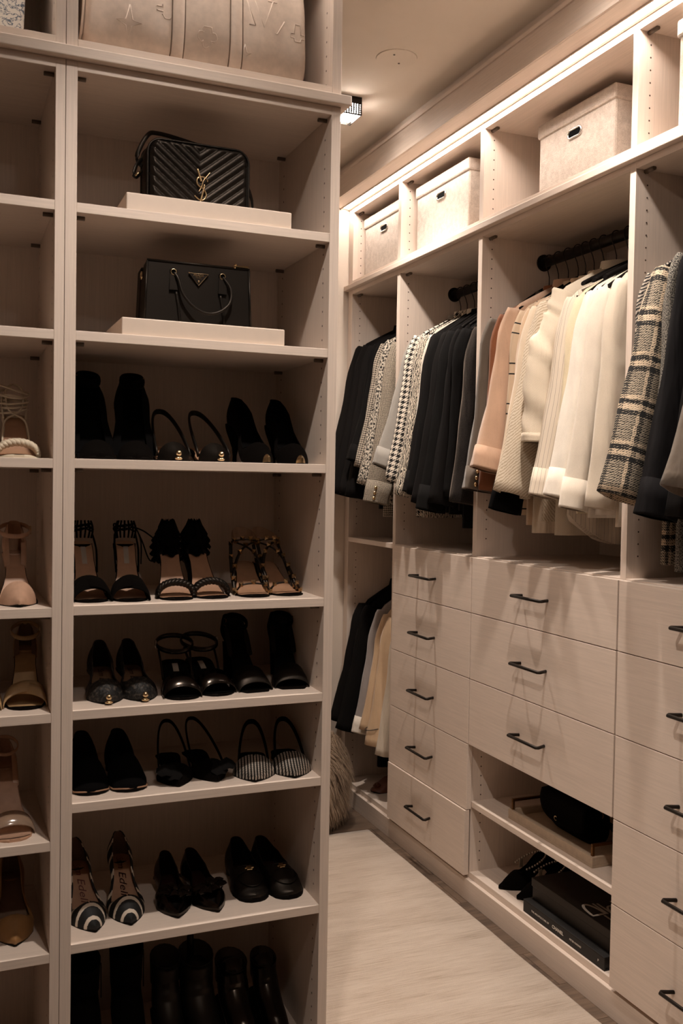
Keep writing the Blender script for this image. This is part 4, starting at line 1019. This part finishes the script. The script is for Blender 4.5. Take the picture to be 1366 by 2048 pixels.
shoe('lx7', dict(L=.205, H=.075, toe='point', upper='tan_leather', insole='tan_dark', lining='tan_dark', vamp=.26, vh=.038, w=.042),
     'pump', 'tan leather pointed pump low on the left tower', .140, 2.065, LZ[4], 0)

# ------------------------------------------------------------------ handbags and display blocks
def riser(label, x0, x1, z, depth=.25, y0=2.018):
    t = thing('display_block', label, 'display block', (x0, y0, z))
    MB().box(0, x1-x0, 0, depth, 0, .036).build('block', MT['riser'], t, bevel=.002); return t
riser('flat cream display block under the quilted handbag', .345, .704, 1.962)
riser('flat cream display block under the triangle-badged handbag', .338, .692, 1.706)
riser('cream display block cut by the left frame edge', -.24, .098, 1.964)
# quilted camera bag
bz = 1.9985
t = thing('quilted_handbag', 'black chevron-quilted camera handbag with gold monogram clasp', 'handbag', (.513, 2.088, bz))
W2, Hh, dp, rc = .114, .142, .066, .03
def rr_outline(w, h, r, n=6):
    P = []
    for cx, cz, a0 in ((w-r, h-r, 0), (-w+r, h-r, 90), (-w+r*.5, r*.5, 180), (w-r*.5, r*.5, 270)):
        q = r if a0 < 180 else r*.5
        for k in range(n+1): a = R(a0+90*k/n); P.append((cx+q*cos(a), cz+q*sin(a)))
    return P
o_ = rr_outline(W2, Hh, rc)
rows = [[(p[0]*s_, yy, Hh/2+(p[1]-Hh/2)*s_) for p in o_] for yy, s_ in ((0.003, .95), (0, .975), (.004, 1), (dp-.004, 1), (dp, .97))]
MB().loft(rows, True, False, True).build('body', MT['black_leather'], t)
NX, NZ = 96, 60; rows = []
for j in range(NZ+1):
    z_ = .006+(Hh-.012)*j/NZ; row = []
    for i in range(NX+1):
        # half width available at this height (rounded corners)
        q = 0 if z_ < Hh-rc else rc-sqrt(max(0, rc*rc-(z_-(Hh-rc))**2))
        wl = W2-.006-q; x_ = -wl+2*wl*i/NX
        ph = (z_-abs(x_)*.80)/.0205; s_ = abs(sin(pi*ph)); ed = min(1, (wl-abs(x_))/.008, (z_-.0)/.01, (Hh-z_)/.01)
        row.append((x_, -.0015-.0055*(s_**.55)*max(0, ed)-.004*max(0, ed), z_))
    rows.append(row)
MB().loft(rows, False).build('quilted_panel', MT['black_leather'], t)
MB().tube([(p[0]*.985, -.001, Hh/2+(p[1]-Hh/2)*.985) for p in o_], .0028, 8, closed=True, up=(0, 1, 0)).build('piping', MT['black_leather'], t)
MB().tube([(p[0]*1.0, dp-.006, Hh/2+(p[1]-Hh/2)*1.0) for p in o_], .0024, 8, closed=True, up=(0, 1, 0)).build('piping', MT['black_leather'], t)
MB().tube([(-.075, .034, Hh+.001), (.075, .034, Hh+.001)], .0025, 6).build('zip', MT['gold'], t)
P = smooth_path([(-W2-.004, .036, Hh*.62), (-W2-.016, .03, Hh*.75), (-W2+.006, .03, Hh+.012), (-W2+.03, .034, Hh+.022), (-.02, .04, Hh+.016), (.05, .046, Hh+.004), (.09, .05, Hh-.01), (W2+.004, .045, Hh*.62), (W2+.022, .05, .05), (W2+.028, .06, .004)], 6)
MB().tube(P, .0022, 8, flat=2.2).build('strap', MT['black_leather'], t)
P = smooth_path([(-W2-.004, .036, Hh*.74), (-W2-.018, .02, Hh*.60), (-W2-.024, .016, Hh*.45), (-W2-.018, .018, Hh*.42), (-W2-.004, .034, Hh*.55)], 5)
MB().tube(P, .0026, 8, flat=1.8).build('strap_end', MT['black_leather'], t)
MB().tube([(-W2-.010, .014, Hh*.50), (-W2-.022, .010, Hh*.42)], .0022, 8).build('clasp', MT['gold'], t)
# interlaced gold monogram: a Y over an S over an L

def gold_path(nm, P, r, par, n=5):
    return MB().tube(smooth_path([(p[0], -.0125, p[1]) for p in P], n), r, 8, up=(0, 1, 0)).build(nm, MT['gold'], par)
mz = Hh*.5; s_ = .00042
def px(*pts): return [((x-640)/1138*.128+.002, .005+(912-y)/1138*.138) for x, y in pts]
mono = MB().tube(smooth_path([(p[0], -.0125, p[1]) for p in px((565, 255), (600, 360), (640, 470))], 4), [.0026]*9, 8, up=(0, 1, 0)).build('letter_y', MT['gold'], t)
gold_path('letter_y_arm', px((815, 290), (740, 380), (680, 460), (650, 560), (595, 655)), .0014, mono)
gold_path('letter_s', px((770, 460), (730, 400), (650, 385), (570, 420), (555, 500), (610, 560), (690, 600), (740, 700), (700, 780), (620, 800), (510, 735)), .0017, t)
gold_path('letter_l', px((710, 520), (680, 640), (640, 790), (605, 895)), .0024, t); gold_path('letter_l_foot', px((605, 895), (720, 905), (840, 885)), .0010, t)

# structured double-handled bag
bz = 1.7425
t = thing('structured_handbag', 'black saffiano double-zip tote with gold triangle badge', 'handbag', (.512, 2.072, bz))
w0, w1, hb, dp = .1135, .119, .136, .125
rows = [[(-w1, 0, 0), (w1, 0, 0), (w0, 0, hb), (-w0, 0, hb)], [(-w1, .04, 0), (w1, .04, 0), (w0, .04, hb-.004), (-w0, .04, hb-.004)]]
mb = MB(); mb.loft(rows, True, True, True, False); mb.build('front_panel', MT['black_leather'], t, bevel=.004)
mb = MB(); mb.loft([[(p[0]*.97, p[1]+dp-.04, p[2]) for p in r] for r in rows], True, True, True, False); mb.build('back_panel', MT['black_leather'], t, bevel=.004)
mb = MB(); mb.loft([[(-w1*.955, .03, .002), (w1*.955, .03, .002), (w0*.955, .03, hb-.012), (-w0*.955, .03, hb-.012)], [(-w1*.955, dp-.03, .002), (w1*.955, dp-.03, .002), (w0*.955, dp-.03, hb-.012), (-w0*.955, dp-.03, hb-.012)]], True, True, True, False)
mb.build('gusset', MT['black_leather'], t, bevel=.002)
for s_ in (-1, 1): MB().tube([(s_*w1*.99, .0, .004), (s_*w0*.995, .0, hb-.004)], .0022, 8, up=(0, 1, 0)).build('piping', MT['black_leather'], t)
MB().tube([(-w0, .0, hb-.002), (w0, 0, hb-.002)], .0024, 8).build('piping', MT['black_leather'], t)
for hx0, hx1 in ((-.056, .052),):
    for sx in (hx0, hx1):
        MB().loft([[(sx-.009, -.003, hb-.028), (sx+.007, -.003, hb-.028)], [(sx-.010, -.0035, hb-.062), (sx+.009, -.0035, hb-.062)]], False, smooth=False).build('handle_tab', MT['black_leather'], t).modifiers.new('s', 'SOLIDIFY').thickness = .003
        MB().tube([(sx-.010, -.005, hb-.061), (sx+.009, -.005, hb-.061)], .0012, 6).build('stitching', MT['black_leather'], t)
        MB().box(sx-.0085, sx+.0075, -.004, -.001, hb-.028, hb-.019).build('slot', MT['velvet'], t)
        MB().tube([(sx-.001+.006*cos(2*pi*k/14), -.006, hb-.024+.006*sin(2*pi*k/14)) for k in range(14)], .0012, 6, closed=True, up=(0, 1, 0)).build('ring', MT['gold'], t)
    P = smooth_path([(hx0+.001, -.006, hb-.026), (hx0+.008, -.012, hb-.04), (hx0+.018, -.016, hb-.072), (-.012, -.020, hb-.100), (.016, -.021, hb-.110), (.045, -.020, hb-.102), (.066, -.016, hb-.080), (.068, -.012, hb-.052), (hx1+.006, -.008, hb-.034), (hx1, -.006, hb-.026)], 6)
    MB().tube(P, .0034, 10).build('handle', MT['black_leather'], t)
P = smooth_path([(-.05, dp, hb-.02), (-.045, dp+.012, hb+.0), (0, dp+.014, hb-.03), (.045, dp+.012, hb), (.05, dp, hb-.02)], 5); MB().tube(P, .0034, 8).build('handle', MT['black_leather'], t)
for sx in (-.051, .047): MB().tube(smooth_path([(sx, -.002, hb-.064), (sx+.006, -.004, hb-.10), (sx+.010, -.003, .004)], 4), .0016, 6, flat=2).build('hanging_strap', MT['black_leather'], t)
bd = MB(); bd.v = [(-.0235, -.0045, hb-.0225), (.0195, -.0045, hb-.0225), (-.002, -.0045, hb-.048), (-.0235, -.001, hb-.0225), (.0195, -.001, hb-.0225), (-.002, -.001, hb-.048)]
for f in ((0, 2, 1), (3, 4, 5), (0, 1, 4, 3), (1, 2, 5, 4), (2, 0, 3, 5)): bd.face(f)
bdo = bd.build('triangle_badge', MT['black_metal'], t)
MB().tube([(-.0235, -.005, hb-.0225), (.0195, -.005, hb-.0225), (-.002, -.005, hb-.048)], .0007, 6, closed=True, up=(0, 1, 0)).build('badge_edge', MT['gold'], bdo)
text_obj('PRADA', .0062, MT['gold'], bdo, (-.002, -.0052, hb-.0265), (R(90), 0, 0), bold=True, sx=1.15)
text_obj('MILANO', .0030, MT['gold'], bdo, (-.002, -.0052, hb-.0310), (R(90), 0, 0), sx=1.2)
text_obj('DAL 1913', .0024, MT['gold'], bdo, (-.002, -.0052, hb-.0342), (R(90), 0, 0), sx=1.1)
MB().ball((-.002, -.0055, hb-.0395), .0022, 10, (1, .5, 1.2)).build('badge_crest', MT['gold'], bdo)
for pz in ((-.0235, hb-.0225),): MB().ball((pz[0], -.0055, pz[1]), .0015, 8).build('badge_pin', MT['gold'], bdo)
MB().box(.080, .110, -.004, .003, hb+.0005, hb+.0045).tube([(.078, -.001, hb-.002), (.082, -.001, hb+.007)], .0035, 8).build('zip_pull', MT['gold'], t)
for zz in (.018, dp-.018): MB().tube([(-w0+.012, zz, hb-.001), (w0-.01, zz, hb-.001)], .002, 6).build('zip', MT['gold'], t)
MB().tube([(-w0-.001, .055+.0075*cos(2*pi*k/16), hb-.026+.0075*sin(2*pi*k/16)) for k in range(16)], .0018, 6, closed=True, up=(1, 0, 0)).build('side_ring', MT['gold'], t)

# soft beige duffel
t = thing('duffel_bag', 'large beige embossed leather duffel with two vertical bands', 'duffel', (.505, 2.05, 2.285))
HWx, Hd, Dd = .243, .275, .25
def duf(u, v):      # u along the length -1..1, v around 0..1 (front bottom -> top -> back)
    a = 2*pi*v; c, s_ = cos(a), sin(a); e = .55
    yy = (abs(c)**e)*(1 if c > 0 else -1)*Dd/2; zz = Hd/2+(abs(s_)**e)*(1 if s_ > 0 else -1)*Hd/2
    k = (1-abs(u)**7)**.16 if abs(u) < 1 else .0; k = .82+.18*k
    crease = .006*sin(u*9+1)*sin(a*2)+.004*noise.noise(Vector((u*4, v*9, 1)))
    bulge = 1+.03*sin(a)*(1-u*u)
    return Vector((HWx*u*(1+.03*sin(a*1)*-1), yy*k*bulge+Dd/2+(crease if c < .3 else 0), max(0, Hd/2+(zz-Hd/2)*k+crease*.5*(zz > .03))))
rows = []
for i in range(49):
    u = -1+2*i/48; u = (abs(u)**.8)*(1 if u > 0 else -1) if abs(u) > 0 else 0
    rows.append([duf(u, k/72) for k in range(72)])
MB().loft(rows, True, True, True).build('body', MT['duffel_leather'], t)
for sgn in (-1,):
    rws = [duf(sgn*.999, k/48) for k in range(48)]; MB().loft([[p+Vector((-.0035, 0, 0)) for p in rws], [Vector((p.x-.004, Dd/2+(p.y-Dd/2)*.05, Hd/2+(p.z-Hd/2)*.05)) for p in rws]], True).build('end_panel', MT['duffel_dark'], t)
    MB().tube([p+Vector((.0, 0, 0)) for p in rws], .003, 8, closed=True, up=(1, 0, 0)).build('piping', MT['duffel_leather'], t)
for ux in (-.20, .32):
    rows = []
    for k in range(40):
        v_ = .30+.40*k/39
        row = []
        for du in (-.055, -.05, 0, .05, .055):
            p = duf(ux+du, v_); o2 = duf(ux+du, v_+.004); n_ = Vector((0, p.y-Dd/2, p.z-Hd/2)).normalized()
            row.append(p+n_*(.0035 if abs(du) < .052 else -.001))
        rows.append(row)
    b_ = MB().loft(rows, False).build('handle_band', MT['duffel_leather'], t)
    for du in (-.058, .058):
        MB().tube([duf(ux+du, .30+.40*k/39)+Vector((0, -.0008, 0)) for k in range(40)], .0013, 6).build('band_edge', MT['duffel_dark'], b_)
for (ux0, ux1) in ((-.20, .32),):
    P = smooth_path([duf(ux0, .34)+Vector((0, -.006, 0)), Vector((HWx*ux0+.005, -.02, Hd*.98)), Vector((HWx*.06, -.026, Hd*1.08)), Vector((HWx*ux1-.005, -.02, Hd*.98)), duf(ux1, .34)+Vector((0, -.006, 0))], 6)
    MB().tube(P, .007, 10).build('handle', MT['duffel_leather'], t)
def emboss(nm, paths, r=.0022):
    mb = MB()
    for P in paths:
        Q = []
        for u, zz in P:
            best = min((abs(duf(u, .5+.2*k/40).z-zz), k) for k in range(-40, 41)); Q.append(duf(u, .5+.2*best[1]/40)+Vector((0, .0006, 0)))
        mb.tube(Q, r, 6)
    return mb.build(nm, MT['duffel_leather'], t, kind='stuff')
def flower(u, z, r, four=True):
    P = []
    for k in range(4):
        a = pi/2*k; c_ = (u+cos(a)*r/HWx*.55, z+sin(a)*r*.55)
        P.append([(c_[0]+cos(a+q)*r/HWx*.5, c_[1]+sin(a+q)*r*.5) for q in [(-1.9+3.8*j/8) for j in range(9)]])
    return P
def lv(u, z, s_):
    k = s_/HWx
    return [[(u-k*.9, z+s_*1.2), (u-k*.45, z+s_*.05), (u-k*.7, z), (u+k*.45, z-s_*.12), (u+k*.75, z+s_*.25)],
            [(u-k*.55, z+s_*1.15), (u-k*.1, z+s_*.1), (u+k*.25, z+s_*1.05)], [(u-k*.75, z+s_*1.15), (u-k*.3, z+s_*1.2)], [(u+k*.05, z+s_*1.05), (u+k*.42, z+s_*1.05)]]
def star(u, z, s_): return [[(u, z+s_), (u+s_/HWx*.22, z+s_*.2), (u+s_/HWx*.8, z), (u+s_/HWx*.2, z-s_*.2), (u, z-s_), (u-s_/HWx*.2, z-s_*.2), (u-s_/HWx*.8, z), (u-s_/HWx*.22, z+s_*.2), (u, z+s_)]]
emboss('embossed_monogram', lv(.60, .118, .056)+flower(-.30, .115, .022)+star(-.62, .075, .032)+flower(.06, .075, .02)+flower(.90, .115, .016)+star(-.78, .165, .024)+flower(.06, .19, .02)+star(.40, .055, .018)+lv(-.42, .20, .035), .0016)

# printed tote at the upper left
t = thing('printed_tote', 'white fabric tote with blue-grey line print, cut by the frame corner', 'tote', (-.02, 2.07, 2.285))
MB().loft([[(-.16, 0, 0), (.165, 0, 0), (.165, .14, 0), (-.16, .14, 0)], [(-.163, -.003, .13), (.17, -.003, .13), (.17, .143, .13), (-.163, .143, .13)], [(-.165, .01, .27), (.168, .01, .27), (.168, .13, .27), (-.165, .13, .27)]], True, True, False, False).build('body', MT['toile'], t, bevel=.004)
for yy in (.01, .13):
    MB().tube(smooth_path([(-.07, yy, .24), (-.06, yy-.005, .285), (0, yy-.01, .29), (.06, yy-.005, .285), (.07, yy, .24)], 5), .006, 8).build('handle', MT['toile'], t)

# ------------------------------------------------------------------ cubby in the third wardrobe bay
t = thing('tray', 'whitewashed wooden tray with bronze bar handles in the cubby', 'tray', (1.672, 2.176, .3452))
L_, W_ = .432, .31
mb = MB(); mb.box(0, W_, 0, L_, 0, .008); mb.build('tray_base', MT['tray_wood'], t, bevel=.001)
for a in ((0, .010, 0, L_), (W_-.010, W_, 0, L_), (.010, W_-.010, 0, .010), (.010, W_-.010, L_-.010, L_)):
    MB().box(*a, .008, .030).build('tray_side', MT['tray_wood'], t, bevel=.001)
for yy in (.012, L_-.012):
    mb = MB(); x0_, x1_ = .006, W_-.04
    mb.box(x0_, x0_+.008, yy-.004, yy+.004, .030, .060); mb.box(x1_-.008, x1_, yy-.004, yy+.004, .030, .060); mb.box(x0_, x1_, yy-.004, yy+.004, .056, .064)
    mb.build('bronze_handle', MT['bronze'], t, bevel=.0008)
t = thing('flap_handbag', 'soft black flap handbag with small gold letter clasp on the tray', 'handbag', (1.735, 2.29, .3535))
def pill(w, h, d, z0=0, e=.5, n=16, m=10, taper=.9):
    rows = []
    for j in range(m+1):
        q = j/m; k = (1-abs(2*q-1)**3)**.35 if 0 < q < 1 else .55; rows.append([((d/2)*(abs(cos(a))**e)*(1 if cos(a) > 0 else -1)*k+d/2, (w/2)*(abs(sin(a))**e)*(1 if sin(a) > 0 else -1)*(.9+.1*k)*(1-(1-taper)*q)+w/2, z0+h*q) for a in [2*pi*i/n+.01 for i in range(n)]])
    return rows
MB().loft(pill(.215, .112, .11, 0, .55, 28, 14, .95), True, True, True).build('body', MT['black_suede'], t)
fl = []
for j in range(12):
    q = j/11; row = []
    for i in range(17):
        u = -1+2*i/16; yy = .1075+u*.112*(1-.10*max(0, q-.6)**1.2); drop = .088*(1-.25*abs(u)**4)
        if q < .35: x_ = .10-.10*q/.35; zz = .116+.003*sin(pi*q/.35)
        else: p_ = (q-.35)/.65; x_ = -.006-.006*sin(pi*p_); zz = .116-drop*p_
        row.append((x_, yy, zz))
    fl.append(row)
f_ = MB().loft(fl, False).build('flap', MT['black_suede'], t); f_.modifiers.new('s', 'SOLIDIFY').thickness = .004
me = text_mesh('C', .020, .001, bold=True); me.materials.append(MT['gold'])
o = bpy.data.objects.new('gold_letter_clasp', me); COL.objects.link(o); o.parent = t; o.location = (-.016, .130, .047); o.rotation_euler = (R(90), 0, R(-90))
for yy in (.004, .210): MB().tube([(.055, yy+.010*cos(2*pi*k/14), .09+.010*sin(2*pi*k/14)) for k in range(14)], .0016, 6, closed=True, up=(1, 0, 0)).build('side_ring', MT['bronze'], t)
MB().tube(smooth_path([(.055, 0, .085), (.09, -.02, .04), (.12, -.015, .006), (.17, .05, .006), (.18, .16, .008), (.10, .23, .03), (.055, .214, .085)], 6), .003, 8, flat=2).build('strap', MT['black_suede'], t)

t = thing('book', 'large black coffee-table book with white spine lettering', 'book', (1.646, 2.080, .1052))
BL, BD, BH = .392, .29, .038
mb = MB(); mb.box(0, BD, 0, BL, 0, .003); mb.box(0, BD, 0, BL, BH-.003, BH); mb.box(0, .004, 0, BL, .003, BH-.003); mb.build('cover', MT['charcoal_board'], t, bevel=.0008)
MB().box(.004, BD-.004, .004, BL-.004, .003, BH-.003).build('pages', MT['charcoal_board'], t)
RT = (R(90), 0, R(-90))
text_obj('THE ARCHITECTURE OF', .0075, MT['paper'], t, (-.0006, .302, .0185), RT, sx=1.12)
text_obj('CHANEL', .0135, MT['paper'], t, (-.0006, .213, .0185), RT, bold=True, sx=1.05)
text_obj('PETER MARINO', .0075, MT['paper'], t, (-.0006, .129, .0185), RT, sx=1.05)
text_obj('P', .010, MT['paper'], t, (-.0006, .026, .0185), RT)
t = thing('shoe_box', 'black box with pale oval lettering lying on the book', 'box', (1.672, 2.062, .1434))
MB().box(0, .28, 0, .40, 0, .052).build('box_base', MT['black_leather'], t, bevel=.001)
lid = MB().box(-.003, .283, -.003, .403, .040, .066).build('lid', MT['black_leather'], t, bevel=.0015)
def flat_ring(P, w, mat, par, z=.0664):
    rows = []; n = len(P)
    for i in range(n):
        d = (Vector(P[(i+1) % n])-Vector(P[(i-1) % n])).normalized(); e = Vector((-d.y, d.x)); p = Vector(P[i])
        rows.append([(p.x-e.x*w/2, p.y-e.y*w/2, z), (p.x+e.x*w/2, p.y+e.y*w/2, z)])
    rows.append(rows[0]); return MB().loft(rows, False, smooth=False).build('pale_lettering', mat, par)
def d_shape(cx, cy, a, b): return [(cx+b*(1 if abs(s_) > .999 else 1)*cos(t_), cy+(a*sin(t_) if sin(t_) > 0 else 0)) for t_ in [pi*k/16 for k in range(17)] for s_ in (0,)]
def half_oval(cx, y0, bx_, ay, n=20): return [(cx+bx_*cos(pi*k/n), y0+ay*sin(pi*k/n)) for k in range(n+1)]+[(cx-bx_*.4, y0), (cx+bx_*.4, y0)]
flat_ring(half_oval(.030, .116, .021, .068), .0085, MT['label_grey'], lid)
flat_ring(half_oval(.092, .112, .020, .040), .0065, MT['label_grey'], lid)
mb = MB(); mb.box(.054, .0595, .112, .182, .0662, .0665); mb.box(.066, .072, .112, .178, .0662, .0665); mb.box(.112, .118, .100, .178, .0662, .0665); mb.box(.038, .044, .02, .108, .0662, .0665); mb.box(.080, .086, .03, .100, .0662, .0665); mb.build('pale_lettering', MT['label_grey'], lid)
# pair of pointed slingbacks with chain in the cubby
def chain_tag(spec, y, z, w, add):
    mb = MB(); P = [(.036*cos(a), y(.55)+.062*sin(a), z(.5)+.052+.022*sin(a)) for a in [-.5+(pi+1)*k/26 for k in range(27)]]
    for k, p in enumerate(P): mb.ball(p, .0042, 6)
    out_ = mb; add('ankle_chain', mb, MT['silver'])
    add('paper_tag', MB().box(-.036, -.034, y(.52)-.006, y(.52)+.007, z(.5)+.020, z(.5)+.046), MT['tag'])
sp = dict(L=.21, H=.055, toe='point', upper='black_suede', insole='velvet', vamp=.34, vh=.04, extra=[chain_tag], w=.040, side=[(0, .015), (.3, .02), (.5, .02), (.75, .035), (1, .05)])
for i, (x_, y_) in enumerate(((1.660, 2.635), (1.672, 2.548))):
    shoe('cub', sp, 'slingback_shoe', ['black pointed shoe with ankle chain nearest the cubby side panel', 'black pointed shoe with ankle chain and tag beside the black box'][i], x_, y_, .1052, -88 if i == 0 else -90, group='chained black pointed shoes', cat='shoe')
# brown shoes on the floor of the far cubby
sp = dict(L=.20, H=.035, toe='round', upper='brown_leather', insole='brown_leather', lining='brown_leather', vamp=.36, vh=.045, heel='kitten', extra=[bow('brown_leather', .12, .02, .018)], w=.040, side=[(0, .02), (.3, .03), (.5, .034), (.75, .045), (1, .06)])
shoe('brn', sp, 'flat_shoe', 'brown leather shoe on the floor of the far cubby', 1.672, 3.655, .1052, -78)

# ------------------------------------------------------------------ rug and pouf
rx0, rx1, ry0, ry1 = .83, 1.577, -.6, 3.470
rows = []
n_ = 140
top_l = lambda y_: .004*noise.noise(Vector((y_*4, 1, 0)))
mb = MB(); yy_ = [ry0+(ry1-ry0)*i/n_ for i in range(n_+1)]
rows = [[(rx0, y_, 0), (rx0, y_, .010), (rx0+.01, y_+.0, .012), (1.2, y_, .0125), (rx1-.008+top_l(y_), y_, .012), (rx1+top_l(y_), y_, .009), (rx1+top_l(y_), y_, 0)] for y_ in yy_]
tag(mb.loft(rows, False, True, True).build('rug', MT['rug'], loc=(0, 0, ZF)), 'long beige hand-loomed runner rug along the aisle', 'rug')
t = thing('fluffy_pouf', 'fluffy long-haired beige pouf behind the shoe tower', 'pouf', (1.345, 3.67, ZF))
rows = []
for j in range(15):
    q = j/14; th = pi*q; r = .185*(sin(th)**.45 if 0 < q < 1 else .02)
    rows.append([(r*cos(2*pi*k/28), r*sin(2*pi*k/28), .195-.17*cos(th)) for k in range(28)])
MB().loft(rows, True, True, True).build('cushion', MT['fur'], t)
rnd = random.Random(11); mb = MB()
for i in range(15000):
    u = rnd.random(); th = math.acos(1-1.85*u); ph = rnd.random()*2*pi
    n3 = Vector((sin(th)*cos(ph), sin(th)*sin(ph), cos(th)*.95)); r = .182
    p = Vector((.182*(sin(th)**.45)*cos(ph), .182*(sin(th)**.45)*sin(ph), .195+.17*cos(th)))
    sw = noise.noise(p*9)*.8
    tan_ = Vector((-sin(ph)*sw, cos(ph)*sw, -.9)); Lh = rnd.uniform(.045, .085)
    d0 = (n3+Vector((rnd.gauss(0, .25), rnd.gauss(0, .25), rnd.gauss(0, .2)))).normalized()
    a = p; b = p+d0*Lh*.45+tan_*Lh*.1; c = b+(d0*.45+tan_).normalized()*Lh*.6
    if c.z < .004: c.z = .004
    if b.z < .006: b.z = .006
    side = d0.cross(Vector((0, 0, 1))); side = (side if side.length > .01 else Vector((1, 0, 0))).normalized()*.0011
    k0 = len(mb.v); mb.v += [tuple(a-side), tuple(a+side), tuple(b+side*.8), tuple(b-side*.8), tuple(c)]
    mb.face((k0, k0+1, k0+2, k0+3)); mb.face((k0+3, k0+2, k0+4))
mb.build('long_hair', MT['fur'], t, kind='stuff')
